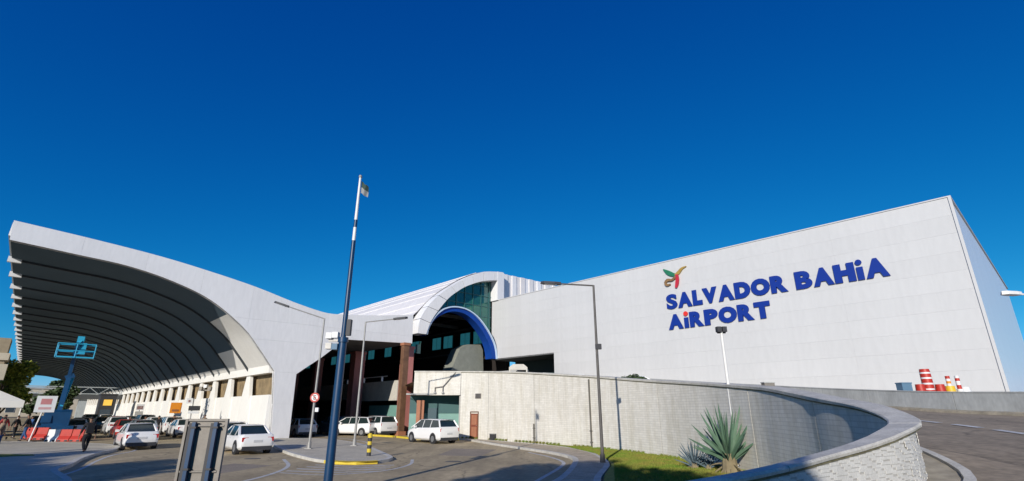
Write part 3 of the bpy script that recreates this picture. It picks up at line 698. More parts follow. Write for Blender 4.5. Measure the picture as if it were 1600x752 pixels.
# fluted metal end wall right of the arch
x = 42.1; k = 0
top = cr2([p for p in VO if p[0] >= 38], .3)
def topz(q): 
    for a, b in zip(top, top[1:]):
        if a[0] <= q <= b[0]: return a[1] + (b[1]-a[1])*(q-a[0])/(b[0]-a[0])
    return top[-1][1]
while x < 60:
    under(hall, sect_prism([(x,12),(x+.78,12),(x+.78,topz(x+.78)+.02),(x,topz(x)+.02)], 48.0 if k % 2 else 48.12, 48.2), 'fluted_panel', M['roofwhite'] if k % 3 else M['endpanel']); x += .80; k += 1
# blue arch
BO = cr2([(30.95,10.0),(31.2,10.9),(31.9,12.1),(33.0,13.05),(34.3,13.5),(35.6,13.55),(36.7,13.35),(38.0,12.75),(39.25,11.7),(40.3,10.45),(40.9,9.3),(41.1,8.04)])
BI = cr2([(30.8,9.9),(31.75,11.6),(33.1,12.62),(34.36,13.05),(35.55,13.08),(36.55,12.85),(37.75,12.2),(38.95,11.15),(39.85,10.0),(40.3,9.0),(40.45,8.04)])
ts = [j/40 for j in range(41)]
ring = [at_frac(BO, t) for t in ts] + [at_frac(BI, t) for t in ts][::-1]
under(hall, sect_prism(ring, 47.3, 48.5), 'blue_arch', M['blue'])
BT = lift_curve(BO, .14); ring = [at_frac(BT, t) for t in ts] + [at_frac(BO, t) for t in ts][::-1]
under(hall, sect_prism(ring, 47.1, 47.6), 'arch_trim', M['bluetrim'])
# gable glazing: panes cut to the space between the two arches
def zat(C, q, dflt):
    zs = [a[1] + (b[1]-a[1])*(q-a[0])/(b[0]-a[0]) for a, b in zip(C, C[1:]) if a[0] <= q <= b[0] and b[0] > a[0]]
    return max(zs) if zs else dflt
q = 30.4
while q < 40.95:
    q1 = min(q + 1.28, 41.0); z = 8.0
    while z < 18:
        z1 = z + 1.3; lo = []; hi = []
        for j in range(6):
            qq = q + .04 + (q1-q-.08)*j/5
            b_ = zat(BO, qq, 8.0) if qq <= 41.1 else 8.0
            t_ = zat(AI, qq, 9.0)
            l_ = max(z+.04, b_); h_ = min(z1-.04, t_)
            lo.append((qq, l_)); hi.append((qq, max(h_, l_)))
        ok = [j for j in range(6) if hi[j][1] - lo[j][1] > .04]
        if len(ok) >= 2:
            poly = [lo[j] for j in ok] + [hi[j] for j in ok][::-1]
            tilt = random.uniform(-.02, .02)
            under(hall, MB().prism(poly, lambda p: W(48.3 + tilt*(p[1]-z), p[0], p[1]), lambda p: W(48.36 + tilt*(p[1]-z), p[0], p[1])), 'pane', M['gglass'])
        z = z1
    q = q1
fr = MB()
q = 30.4
while q < 41: 
    t_ = zat(AI, q, 9); b_ = zat(BO, q, 8.1)
    fr = MB()
    if t_ > b_ + .1: fr.box(q-.05, q+.05, 48.2, 48.42, b_, t_, AX); under(hall, fr, 'mullion', M['frame'])
    q += 1.28
z = 9.3
while z < 18:
    qs = [30.4 + j*.1 for j in range(107)]; run = [q_ for q_ in qs if zat(BO, q_, 8.1) < z < zat(AI, q_, 9)]
    if run:
        st_ = run[0]; pr = run[0]
        for q_ in run[1:] + [999]:
            if q_ - pr > .15: under(hall, MB().box(st_, pr+.02, 48.22, 48.40, z-.05, z+.05, AX), 'transom', M['frame']); st_ = q_
            pr = q_
    z += 1.3
# long dark inner facade with teal windows, deck level
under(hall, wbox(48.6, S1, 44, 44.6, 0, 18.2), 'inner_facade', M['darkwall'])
wf = mesh_only(MB().box(43.86, 44.0, 0, 2.3, 0, 1.9, AX), 'window', M['frame'])
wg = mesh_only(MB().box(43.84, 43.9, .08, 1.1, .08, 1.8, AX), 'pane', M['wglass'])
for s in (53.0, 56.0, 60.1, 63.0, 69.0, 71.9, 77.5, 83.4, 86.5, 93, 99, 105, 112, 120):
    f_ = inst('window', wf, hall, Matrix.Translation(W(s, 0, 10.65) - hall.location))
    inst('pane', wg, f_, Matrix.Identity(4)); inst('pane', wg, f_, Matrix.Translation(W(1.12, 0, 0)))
for z_ in (9.6, 12.9, 14.6): under(hall, wbox(48.6, S1, 43.7, 44, z_, z_+.22), 'ledge', M['darksof'])
for k in range(9): under(hall, wbox(52+k*7, 52.35+k*7, 32.5, 44, 13.3, 13.7), 'roof_beam', M['darksof'])
# grey sloping stair enclosure seen through the arch
under(hall, sect_prism([(36.2,6.6),(37.4,9.2),(38.6,9.8),(40.6,9.95),(41.0,9.3),(41.15,6.6)], 49.7, 51.5), 'stair_enclosure', mat('olive_grey_render', (.26,.27,.23), .8, var=.2))
# upper road deck
deckr = empty('road_deck', 'raised departures road deck on columns, parapet coloured paler as if sunlit near its end', 'bridge', W(46, 27, 0))
under(deckr, wbox(46, S1, 27.3, 44, 3.3, 4.25), 'deck_slab', M['deck'])
under(deckr, wbox(46, 55.6, 27.0, 27.3, 3.05, 4.98), 'parapet', M['deckwhite'])  # paler concrete colour paints in the sunlit stretch
under(deckr, wbox(55.62, S1, 27.0, 27.3, 3.3, 5.02), 'parapet', M['deck'])  # same parapet in a greyer colour, painting in the shade under the roof
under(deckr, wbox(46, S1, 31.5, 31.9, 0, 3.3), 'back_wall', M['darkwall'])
under(deckr, wbox(46.1, 52.3, 27.4, 27.6, 0, 2.6), 'green_screen_wall', M['teal'])
for s in (49, 53, 57): under(deckr, wbox(s, s+.08, 26.8, 27.0, 4.98, 5.5), 'rail_post', M['polewhite'])
under(deckr, wbox(48, 60, 26.86, 26.92, 5.42, 5.5), 'rail', M['polewhite'])

# columns carrying the flat wing roof: (s, q, width, colour)
def pillar(s, q, wd, m, label, zt=8.15, m2=None):
    o = empty('roof_column', label, 'column', W(s, q, 0), 0, 'brown and red columns under the terminal roof')
    under(o, wbox(s-wd/2, s+wd/2, q-wd/2, q+wd/2, 0, zt), 'shaft', m)
    under(o, wbox(s-wd/2-.12, s+wd/2+.12, q-wd/2-.12, q+wd/2+.12, 0, .35), 'base', m2 or m)
    under(o, wbox(s-wd/2-.08, s+wd/2+.08, q-wd/2-.08, q+wd/2+.08, zt-.25, zt-.003), 'capital', m2 or m)
pillar(42.0, 25.2, .55, M['brickdark'], 'tall dark brown column in front, at the left end of the curved wall', 8.15, M['brick'])
pillar(44.4, 26.9, .95, M['salmon'], 'broad salmon-brown column right behind the dark brown one')
pillar(52.3, 25.6, 1.15, M['salmon'], 'wide salmon red column beside the upper road, left of the teal windows')
pillar(62.6, 25.5, .9, M['salmon'], 'middle salmon red column seen behind the no-parking sign post')
pillar(70.0, 25.5, .9, M['salmon'], 'farthest salmon red column, beside the edge of the white canopy pier')

# garage opening in the wall: side walls, ceiling, pale green back wall
gar = empty('garage_recess', 'shaded recess with pale green back wall behind the parked white van', 'recess', (-5.6, 43, 0))
mtg = Matrix.Translation((-5.6, 43, 0))
def gbox(n_, x0, x1, y0, y1, z0, z1, m): MB().box(x0+5.6, x1+5.6, y0-43, y1-43, z0, z1).build(n_, m, gar)
gbox('back_wall', -8.4, -3.3, 43.4, 43.6, 0, 1.9, M['teal']); gbox('shaded_back_wall', -8.4, -3.3, 43.35, 43.6, 1.9, 3.3, mat('shaded_green_paint', (.02, .09, .09), .6))  # darker green upper half paints in the shade above the sunlit part
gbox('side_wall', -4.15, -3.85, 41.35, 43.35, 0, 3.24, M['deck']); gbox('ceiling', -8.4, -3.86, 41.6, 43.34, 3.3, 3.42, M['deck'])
gbox('left_panel', -7.7, -7.1, 42.6, 42.9, 0, 2.9, M['brick'])
gbox('door', -6.9, -6.1, 43.3, 43.395, 0, 2.3, mat('dark_blue_green_door', (.015, .06, .08), .5))
exec_later = []

# ================================================================== CARS
def car_meshes(kind):
    """local: x to the right, y forward, origin on the ground at the middle"""
    if kind == 'hatch':   L, Wd, H = 3.95, 1.70, 1.46
    elif kind == 'mpv':   L, Wd, H = 4.2, 1.72, 1.56
    elif kind == 'suv':   L, Wd, H = 4.4, 1.82, 1.64
    else:                 L, Wd, H = 4.45, 1.72, 1.43
    hw = Wd/2; belt = H*.645; out = {}
    # side profile stations of the lower body: y, z_bottom, z_top, half width
    if kind == 'sedan': st_ = [(-.5,.42,.78,.80),(-.485,.26,.98,.93),(-.44,.22,1.00,.98),(-.36,.20,.97,1),(-.2,.19,.93,1),(.1,.19,.91,1),(.22,.19,.90,1),(.36,.2,.84,.98),(.46,.22,.74,.92),(.495,.30,.60,.80)]
    else: st_ = [(-.5,.42,.86,.84),(-.49,.26,1.0,.95),(-.45,.22,1.0,.98),(-.36,.20,.98,1),(-.2,.19,.96,1),(.1,.19,.94,1),(.24,.19,.92,1),(.37,.2,.84,.98),(.46,.22,.76,.93),(.495,.30,.62,.82)]
    top_k = belt / .93
    vs, fs = [], []
    for (y, zb, zt, ww) in st_:
        zt = zt * top_k if zt > .5 else zt
        w_ = hw*ww
        vs += [(-w_*.86, y*L, zb), (-w_*.99, y*L, zb+.12), (-w_, y*L, (zb+zt)/2), (-w_*.95, y*L, zt-.05), (-w_*.84, y*L, zt),
               (w_*.84, y*L, zt), (w_*.95, y*L, zt-.05), (w_, y*L, (zb+zt)/2), (w_*.99, y*L, zb+.12), (w_*.86, y*L, zb)]
    n = 10
    for i in range(len(st_)-1):
        for j in range(n): fs.append((i*n+j, i*n+(j+1)%n, (i+1)*n+(j+1)%n, (i+1)*n+j))
    fs += [tuple(range(n)), tuple(range((len(st_)-1)*n, len(st_)*n))[::-1]]
    mb = MB().add(vs, fs); out['body'] = mb
    # cabin
    if kind == 'sedan': cb = [(-.37,0),(-.21,.97),(-.03,1.02),(.09,.95),(.27,0)]
    elif kind == 'hatch': cb = [(-.475,0),(-.36,.90),(-.06,1.02),(.10,.95),(.30,0)]
    elif kind == 'mpv': cb = [(-.485,0),(-.40,.92),(-.1,1.02),(.14,.96),(.35,0)]
    else: cb = [(-.48,0),(-.42,.94),(-.1,1.02),(.12,.97),(.27,0)]
    zr = H; zb = belt - .03
    glass, roof = MB(), MB(); V = []
    for (y, f_) in cb:
        z = zb + (zr - .05 - zb) * min(f_, 1); k = .91 - .20*f_
        V += [(-hw*k, y*L, z), (hw*k, y*L, z)]
    nn = len(cb)
    gf = [(2*i, 2*i+1, 2*i+3, 2*i+2) for i in range(nn-1)] + [tuple(2*i for i in range(nn)), tuple(2*i+1 for i in range(nn))[::-1], (0, 1, 2*nn-1, 2*nn-2)]
    glass.add(V, gf); out['windows'] = glass
    # roof skin and pillars, proud of the glass
    yb, yf = cb[1][0]*L, cb[3][0]*L; k = hw*.715
    rv = []
    for (y, f_) in [(cb[1][0]-.015, .93), (cb[1][0]+.03, 1.0), (cb[2][0], 1.05), (cb[3][0], 1.0), (cb[3][0]+.03, .93)]:
        z = zb + (zr-zb)*f_ - .02
        rv += [(-k*1.02, y*L, z-.05), (-k*.9, y*L, z), (k*.9, y*L, z), (k*1.02, y*L, z-.05)]
    rf = [(4*i+j, 4*i+j+1, 4*i+5+j, 4*i+4+j) for i in range(4) for j in range(3)]
    roof.add(rv, rf)
    out['roof'] = roof
    pil = []
    for sx in (-1, 1):
        for (i, j_, r_) in ((0, 1, .055), (4, 3, .035)):
            y0, f0 = cb[i]; y1, f1 = cb[j_]
            pil.append(MB().tube((sx*hw*.895, y0*L, zb+.02), (sx*hw*.715, y1*L, zr-.09), r_*1.3, r_*1.1, 5))
        for yy in (.02, -.2):
            pil.append(MB().tube((sx*hw*.905, yy*L, zb), (sx*hw*.725, (yy-.01)*L, zr-.08), .03, .03, 4))
    out['pillars'] = pil
    return out, L, Wd, H, belt
CARCACHE = {}
def make_car(kind, paint, label, group, s=None, q=None, x=None, y=None, rz=None):
    key = (kind, paint)
    rz0 = math.atan2(-U.x, U.y)       # heading along U
    loc = W(s, q, .004) if s is not None else Vector((x, y, .004))
    if key in CARCACHE:
        c = copy_tree(CARCACHE[key]); c.location = loc; c.rotation_euler.z = rz0 if rz is None else rz
        c['label'] = label; c['group'] = group; return c
    o = empty('parked_car', label, 'car', loc, rz0 if rz is None else rz, group)
    mm, L, Wd, H, belt = car_meshes(kind); P = M[paint]; hw = Wd/2
    b = mm['body'].build('body', P, o, True)
    md = b.modifiers.new('bev', 'BEVEL'); md.width = .03; md.segments = 2; md.limit_method = 'ANGLE'; md.angle_limit = R(25)
    mm['windows'].build('windows', M['carglass'], o); mm['roof'].build('roof', P, o, True); [pl_.build('pillar', P, o) for pl_ in mm['pillars']]
    wr = .31; ty = MB(); tyre = mesh_only(MB().tube((-.11,0,0),(.11,0,0), wr, wr, 18), 'tyre', M['rubber'])
    rim = MB().tube((-.118,0,0),(.118,0,0), wr*.62, wr*.62, 14); rim_me = mesh_only(rim, 'rim', M['rim'])
    for sx in (-1, 1):
        for yy in (-.315, .315):
            wh = inst('wheel', tyre, o, Matrix.Translation((sx*(hw-.10), yy*L, wr))); inst('rim', rim_me, wh, Matrix.Identity(4))
            MB().tube((sx*(hw-.21), yy*L, wr+.02), (sx*(hw+.002), yy*L, wr+.02), wr+.06, wr+.06, 18).build('wheel_arch', M['plasticdark'], o)
    for sx in (-1, 1):
        x0, x1 = sorted((sx*hw*.55, sx*hw*.90)); zt = .80 if kind == 'sedan' else .86
        MB().box(x0, x1, -L*.497, -L*.44, zt*belt/.93-.16, zt*belt/.93+.04).build('tail_lamp', M['taillight'], o)
        MB().box(*sorted((sx*hw*.5, sx*hw*.86)), L*.44, L*.488, .56, .70).build('headlamp', M['headlight'], o)
        MB().box(*sorted((sx*hw*.98, sx*(hw+.15))), L*.17, L*.21, belt-.02, belt+.12).build('mirror', P, o)
        for yy in (-.06, .1): MB().box(*sorted((sx*(hw-.01), sx*(hw+.012))), yy*L-.1, yy*L+.06, belt-.13, belt-.10).build('door_handle', P, o)
    MB().box(-.22, .22, -L*.503, -L*.49, .58, .70).build('number_plate', M['plate'], o)
    MB().box(-hw*.84, hw*.84, -L*.5, -L*.46, .21, .40).build('bumper', M['plasticdark'], o)
    MB().box(-hw*.6, hw*.6, L*.47, L*.497, .30, .48).build('grille', M['plasticdark'], o)
    MB().box(-.26, .26, L*.493, L*.503, .42, .53).build('number_plate', M['plate'], o)
    CARCACHE[key] = o; return o
GP = 'cars parked and queuing along the drop-off road'
ul = 2.1
make_car('sedan', 'carwhite', 'white sedan seen from behind on the left, its boot in blue shade', GP, x=-21.3 + U.x*2.2, y=31.0 + U.y*2.2)
make_car('sedan', 'carwhite', 'white car right beside the end leg of the white canopy, rear towards the viewer', GP, x=-13.15 + U.x*2.2, y=27.9 + U.y*2.2)
make_car('hatch', 'carwhite', 'white hatchback just ahead of the car by the canopy leg, half hidden by the signboard', GP, x=-17.2 + U.x*2, y=33.6 + U.y*2)
make_car('mpv', 'carwhite', 'white minivan alone in front of the green garage recess', GP, x=-4.35 + U.x*1.9, y=36.5 + U.y*1.9)
GD = 'cars standing under the road deck'
make_car('hatch', 'carwhite', 'white hatchback under the deck, nearest the canopy leg', GD, x=-17.9 + U.x*.9, y=45.8 + U.y*.9)
make_car('suv', 'cardark', 'dark blue car between the white cars under the deck', GD, x=-16.4, y=49.6)
make_car('hatch', 'carsilver', 'silver grey car just left of the blue pole, under the deck', GD, x=-15.3, y=51.0)
make_car('mpv', 'carwhite', 'white minivan under the deck, just right of the blue pole', GD, x=-14.1, y=47.9, rz=math.atan2(-U.x, U.y)+.5)
make_car('suv', 'carwhite', 'white car under the deck, rightmost, beside the pale green screen wall', GD, x=-12.3, y=48.7)
rows = [(57.0,3.4,'hatch','carwhite','white hatchback in the left lane, between the white sedan and the barriers'),
        (68.5,4.6,'sedan','carsilver','silver sedan in the left lane beyond the white hatchback'),
        (79.0,8.6,'hatch','carred','red hatchback far back between the lanes'),(90.0,8.4,'mpv','carwhite','white minivan far back before the dark kiosk'),
        (47.0,10.6,'hatch','carwhite','white hatchback in the row by the columns, just left of the signboard'),
        (52.6,10.4,'sedan','carwhite','white sedan second in the row by the columns'),
        (59.2,10.6,'mpv','carwhite','white minivan third in the row by the columns'),
        (66.0,10.4,'hatch','carwhite','small white hatchback fourth in the row by the columns'),
        (74.0,10.6,'suv','carwhite','white car fifth along the columns, far back'),
        (54.0,6.6,'sedan','carred','red car behind the lone white sedan in the middle lane'),
        (49.5,7.0,'hatch','carsilver','silver hatchback in the middle lane ahead of the white sedan'),
        (62.5,6.8,'mpv','carwhite','white minivan in the middle lane beyond the red car'),
        (72.0,6.6,'hatch','cardark','dark hatchback in the middle lane, far back'),
        (83.0,10.4,'sedan','carsilver','silver sedan far along the columns'),
        (84.0,6.4,'suv','cardark','dark car farthest in the middle lane'),
        (66.0,1.5,'suv','cardark','dark car standing behind the boom lift'),
        (76.0,-2.0,'mpv','cardark','dark minivan by the far left kerb behind the barriers'),
        (71.0,-6.0,'hatch','cardark','dark hatchback near the left tree'),
        (92.0,2.0,'sedan','carwhite','white sedan far back under the foot bridge')]
for r_ in rows: make_car(r_[2], r_[3], r_[4], GP, s=r_[0], q=r_[1])
c_ = make_car('sedan', 'carwhite', 'white car whose roof shows just above the curved wall, beside a green shrub', 'cars on the upper level', x=9.6, y=41.0, rz=R(70)); c_.location.z = 3.25

# ================================================================== PEOPLE
def skin_mesh(name, chains, m, parent, sub=1):
    """chains: list of lists of (x,y,z,r); joined at shared points"""
    idx = {}; vs = []; es = []; rs = []
    for ch in chains:
        pr = None
        for (x, y, z, r) in ch:
            key = (round(x, 3), round(y, 3), round(z, 3))
            if key not in idx: idx[key] = len(vs); vs.append((x, y, z)); rs.append(r)
            i = idx[key]
            if pr is not None: es.append((pr, i))
            pr = i
    me = bpy.data.meshes.new(name); me.from_pydata(vs, es, []); o = bpy.data.objects.new(name, me); sc.collection.objects.link(o)
    o.modifiers.new('skin', 'SKIN'); 
    for i, r in enumerate(rs): me.skin_vertices[0].data[i].radius = (r, r); 
    me.skin_vertices[0].data[0].use_root = True
    sb = o.modifiers.new('s', 'SUBSURF'); sb.levels = sub; sb.render_levels = sub
    bpy.context.view_layer.update(); dg = bpy.context.evaluated_depsgraph_get()
    m2 = bpy.data.meshes.new_from_object(o.evaluated_get(dg)); bpy.data.objects.remove(o)
    m2.materials.clear(); m2.materials.append(m)
    m2.polygons.foreach_set('use_smooth', [True]*len(m2.polygons))
    return link(name, m2, parent)
def person(label, x, y, rz, top, legs, walk=.0, h=1.72, bag=False, cat='person', z=0.13, group=None, arm=.1):
    """faces +y locally"""
    o = empty('person', label, cat, (x, y, z), rz, group); k = h/1.72
    def S(c): return [tuple(v*k for v in p) for p in c]
    lf, lb = walk, -walk
    kneeF, kneeB = (.10, .20*walk/.3 if walk else .02, .48), (-.10, -.02 if walk else .02, .48)
    footF, footB = (.10, .36*walk/.3 if walk else 0, .07), (-.10, -.42*walk/.3 if walk else 0, .09 if not walk else .16)
    hip = (0, 0, .94)
    handR = (.27, -arm*2.0 + .04, .80); handL = (-.27, arm*2.4 + .04, .82)
    elR = (.25, -arm*1.3, 1.08); elL = (-.25, arm*.9, 1.08)
    skin_mesh('body', [S([(0,0,.94,.115),(0,0,1.12,.115),(0,.0,1.34,.13),(0,.01,1.46,.06),(0,.02,1.53,.052),(0,.03,1.60,.085),(0,.035,1.68,.072)]),
        S([(0,0,1.34,.13),(.17,0,1.40,.06),(*elR,.043),(*handR,.028)]), S([(0,0,1.34,.13),(-.17,0,1.40,.06),(*elL,.043),(*handL,.028)]),
        S([(0,0,.94,.115),(.095,0,.86,.085),(*kneeF,.058),(footF[0],footF[1],footF[2],.04)]),
        S([(0,0,.94,.115),(-.095,0,.86,.085),(*kneeB,.058),(footB[0],footB[1],footB[2],.04)])], M['skin'], o)
    for hd, sx in ((handR, 1), (handL, -1)):          # palm and five fingers
        ch = [[(hd[0], hd[1], hd[2], .024), (hd[0], hd[1]+.012, hd[2]-.07, .030)]]
        for fi, ln in enumerate((.058, .072, .066, .05)):
            yy = hd[1] - .022 + fi*.018
            ch.append([(hd[0], hd[1]+.012, hd[2]-.07, .030), (hd[0], yy+.012, hd[2]-.09, .009), (hd[0]-sx*.012, yy+.014, hd[2]-.09-ln*.6, .008), (hd[0]-sx*.03, yy+.012, hd[2]-.09-ln, .007)])
        ch.append([(hd[0], hd[1], hd[2], .024), (hd[0]-sx*.01, hd[1]+.045, hd[2]-.045, .010), (hd[0]-sx*.02, hd[1]+.06, hd[2]-.085, .009)])
        skin_mesh('hand', [S(c) for c in ch], M['skin'], o, 1)
    skin_mesh('shirt', [S([(0,0,.90,.135),(0,0,1.12,.135),(0,0,1.34,.150),(0,.0,1.45,.08)]),
        S([(0,0,1.34,.150),(.175,0,1.40,.078),(*elR,.058),((elR[0]+handR[0])/2+.0,(elR[1]+handR[1])/2,(elR[2]+handR[2])/2,.048)]),
        S([(0,0,1.34,.150),(-.175,0,1.40,.078),(*elL,.058),((elL[0]+handL[0])/2,(elL[1]+handL[1])/2,(elL[2]+handL[2])/2,.048)])], M[top], o)
    skin_mesh('trousers', [S([(0,0,1.0,.12),(0,0,.92,.135),(.098,0,.84,.10),(*kneeF,.075),(footF[0],footF[1],footF[2]+.05,.062)]),
        S([(0,0,.92,.135),(-.098,0,.84,.10),(*kneeB,.075),(footB[0],footB[1],footB[2]+.05,.062)])], M[legs], o)
    for ft in (footF, footB):
        skin_mesh('shoe', [S([(ft[0],ft[1]-.05,ft[2]-.02,.045),(ft[0],ft[1]+.06,ft[2]-.03,.042),(ft[0],ft[1]+.16,ft[2]-.035,.030)])], M['shoe'], o)
    skin_mesh('hair', [S([(0,-.01,1.60,.075),(0,.01,1.69,.092),(0,.045,1.73,.055)])], M['hair'], o)
    mb = MB()
    for sx in (-1, 1):
        MB().tube((sx*.032*k,.105*k,1.635*k),(sx*.032*k,.118*k,1.635*k),.012*k,.010*k,8).build('eye', M['hair'], o)
        MB().tube((sx*.083*k,.03*k,1.63*k),(sx*.097*k,.02*k,1.635*k),.024*k,.018*k,8).build('ear', M['skin'], o)
    MB().tube((0,.10*k,1.63*k),(0,.135*k,1.60*k),.010*k,.018*k,6).build('nose', M['skin'], o)
    MB().box(-.025*k,.025*k,.108*k,.118*k,1.565*k,1.575*k).build('mouth', M['clothred'], o)
    if bag: MB().box(-.15,.15,-.30,-.13,1.02,1.42).build('backpack', M['clothdark'], o)
    return o
person('person in black clothes with a backpack walking along the kerb', -22.35, 28.3, R(50), 'clothdark', 'clothdark', walk=.3, h=1.82, bag=True, z=.0, arm=.12)
person('person in tan top and blue jeans standing at the far left edge', -24.7, 25.9, R(-40), 'clothtan', 'jeans', h=1.68, z=.15)
PG = 'people waiting by the left kerb'
crowd = [(-33.4,32.6,'clothblue','jeans','person in blue shirt waiting at the far left'),(-34.8,35.0,'clothdark','clothdark','person in dark clothes left of the leaning white sign'),
         (-36.0,37.8,'clothred','jeans','person in red shirt behind the leaning white sign'),(-33.6,37.0,'clothdark','jeans','person in black shirt and jeans next to the barriers'),
         (-33.0,46.0,'clothdark','clothdark','person in black behind the right end of the barriers'),(-31.0,45.0,'clothwhite','clothdark','person in white shirt behind the walking person'),
         (-30.2,47.5,'clothdark','jeans','person in black shirt by the dark kiosk'),(-39.0,42.0,'clothdark','clothdark','person in black behind the barriers, left')]
crowd += [(-37.5,44.5,'clothdark','jeans','person in dark jacket beyond the barriers, right of the lift'),(-41.5,46.0,'clothblue','clothdark','person in blue shirt under the tent edge'),
          (-29.2,44.0,'clothdark','clothdark','person in dark clothes crossing behind the walking person'),(-28.0,48.5,'clothtan','jeans','person in tan shirt between the parked cars')]
for i, c in enumerate(crowd): person(c[4], c[0], c[1], R(40*i), c[2], c[3], walk=.12*(i % 2), h=1.62+.04*(i % 4), z=.0 if c[1] > 38 else .13, group=PG)

# ================================================================== LAMPS, POLES, SIGNS
def lamp(name, label, base, top_z, arm_pts, m, r0=.075, r1=.05, heads=(), box=None, group=None, z0=.0):
    o = empty(name, label, 'street lamp', (base[0], base[1], z0), 0, group)
    h = top_z - z0
    MB().tube((0,0,0),(0,0,h), r0, r1, 10).build('pole', m, o, True)
    MB().tube((0,0,0),(0,0,.35), r0*1.6, r0*1.4, 10).build('base', m, o, True)
    MB().box(-r0*2.4,r0*2.4,-r0*2.4,r0*2.4,0,.03).build('base_plate', M['polegrey'], o)
    if arm_pts:
        P = [Vector((0,0,h-.02))] + [Vector(a) - Vector((base[0], base[1], z0)) for a in arm_pts]
        MB().path(P, .035, 6).build('arm', m, o, True)
        v = (P[-1]-P[-2]).normalized(); mb = MB()
        a = v.cross(Vector((0,0,1))).normalized(); e = P[-1]
        up = a.cross(v).normalized()
        mt = Matrix(((a.x, v.x, up.x, e.x),(a.y, v.y, up.y, e.y),(a.z, v.z, up.z, e.z),(0,0,0,1)))
        hd = MB().prism([(-.10,-.05),(-.15,.25),(-.13,.75),(0,.9),(.13,.75),(.15,.25),(.10,-.05)], lambda p: mt @ Vector((p[0],p[1],-.05)), lambda p: mt @ Vector((p[0]*.8,p[1]*.97,.07)))
        ho = hd.build('lamp_head', M['plasticdark'] if m is not M['polewhite'] else M['polewhite'], o)
        MB().box(-.09,.09,.15,.7,-.07,-.051, mt).build('lamp_glass', M['headlight'], ho)
    return o
GL = 'grey street lamps around the lower road'
lA = lamp('street_lamp', 'grey street lamp with left-pointing arm carrying the round no-parking sign', (-11.35,30.24), 7.42, [(-13.6,30.1,8.12),], M['polegrey'], group=GL, z0=.126)
lamp('street_lamp', 'grey street lamp with a level arm to the right, before the flat roof edge', (-9.55,32.7), 7.62, [(-7.7,32.7,7.80)], M['polegrey'], group=GL, z0=.126)
lC = lamp('street_lamp', 'tall dark street lamp in front of the curved wall, long arm over the roofline', (3.75,22.53), 7.62, [(2.2,22.5,7.68)], M['poledark'], r0=.075, group=GL, z0=.1)
MB().box(-.05,.20,-.1,.1,4.62,4.85).build('junction_box', M['plasticdark'], lC)
lE = lamp('street_lamp', 'white street lamp arm reaching into the picture before the block corner', (19.3,17.6), 6.1, [(18.2,17.3,6.02),(17.6,17.1,6.0)], M['polewhite'], group=GL, z0=1.7)
lD = empty('floodlight_pole', 'slim white pole with dark floodlight behind the spiky agave', 'lamp post', (8.03, 19.35, .13))
MB().tube((0,0,0),(0,0,4.9), .065, .05, 10).build('pole', M['polewhite'], lD, True)
MB().tube((-.16,0,4.86),(.16,0,4.86), .03, .03, 6).build('bracket', M['plasticdark'], lD)
for sx in (-1, 1): MB().box(sx*.1-.08, sx*.1+.08, -.14, .08, 4.88, 5.08).build('floodlight', M['plasticdark'], lD)
MB().box(-.12,.12,-.12,.12,0,.03).build('base_plate', M['polegrey'], lD)
# round no-parking sign on lamp A
ns = empty('no_parking_sign', 'round red-bordered no parking sign on the grey lamp post', 'traffic sign', (-11.30, 30.10, 2.85)); ns.scale = (.74,)*3
MB().tube((0,0,0),(0,-.03,0), .36, .36, 24).build('disc', M['redpl'], ns)
MB().tube((0,-.031,0),(0,-.036,0), .25, .25, 24).build('face', M['whitepl'], ns)
def e_letter():
    mb = MB(); mb.box(-.09,-.03,-.046,-.040,-.16,.16); mb.box(-.03,.10,-.046,-.040,.10,.16); mb.box(-.03,.10,-.046,-.040,-.03,.03); mb.box(-.03,.10,-.046,-.040,-.16,-.10); return mb
e_letter().build('letter', M['plasticdark'], ns)
mb = MB(); mt = Matrix.Rotation(R(45), 4, 'Y'); mb.box(-.27,.27,-.052,-.047,-.03,.03, mt); mb.build('slash', M['redpl'], ns)
MB().box(-.05,.05,0.0,.12,-.05,.05).build('clamp', M['polegrey'], ns)
MB().box(.10,.34,.05,.2,-1.05,-.75).build('speaker_box', M['whitepl'], ns)
# tall blue mast with flag
mast = empty('blue_flag_mast', 'tall navy blue mast with floodlights halfway and a small flag at its thin white top', 'mast', (-5.0, 15.0, 0))
MB().tube((0,0,0),(0,0,4.15), .125, .115, 16).build('lower_tube', M['navy'], mast, True)
MB().tube((0,0,4.15),(0,0,7.25), .075, .065, 12).build('middle_tube', M['navy'], mast, True)
MB().tube((0,0,7.25),(0,0,7.7), .052, .05, 12).build('upper_band', M['polewhite'], mast, True)
MB().tube((0,0,7.7),(0,0,7.95), .056, .054, 12).build('blue_band', M['navy'], mast, True)
MB().tube((0,0,7.95),(0,0,9.45), .050, .035, 12).build('top_tube', M['polewhite'], mast, True)
MB().tube((0,0,9.45),(0,0,9.52), .06, .05, 10).build('finial', M['polegrey'], mast, True)
MB().tube((0,0,4.08),(0,0,4.22), .15, .15, 16).build('collar', M['navy'], mast, True)
MB().box(-.42,.12,-.03,.03,4.10,4.16).build('bracket', M['polegrey'], mast)
for x_, z_, m_ in ((-.40,4.18,'whitepl'),(-.22,4.20,'whitepl'),(-.38,3.88,'polegrey'),(-.20,3.86,'bluegrey')):
    MB().box(x_-.08,x_+.09,-.14,.08,z_,z_+.17).build('floodlight', M[m_], mast)
MB().box(.08,.2,-.08,.08,4.28,4.75).build('control_box', M['plasticdark'], mast)
MB().tube((0,0,0),(0,0,.06), .28, .28, 16).build('base_plate', M['navy'], mast)
vs = []; nx = 10; nz = 6
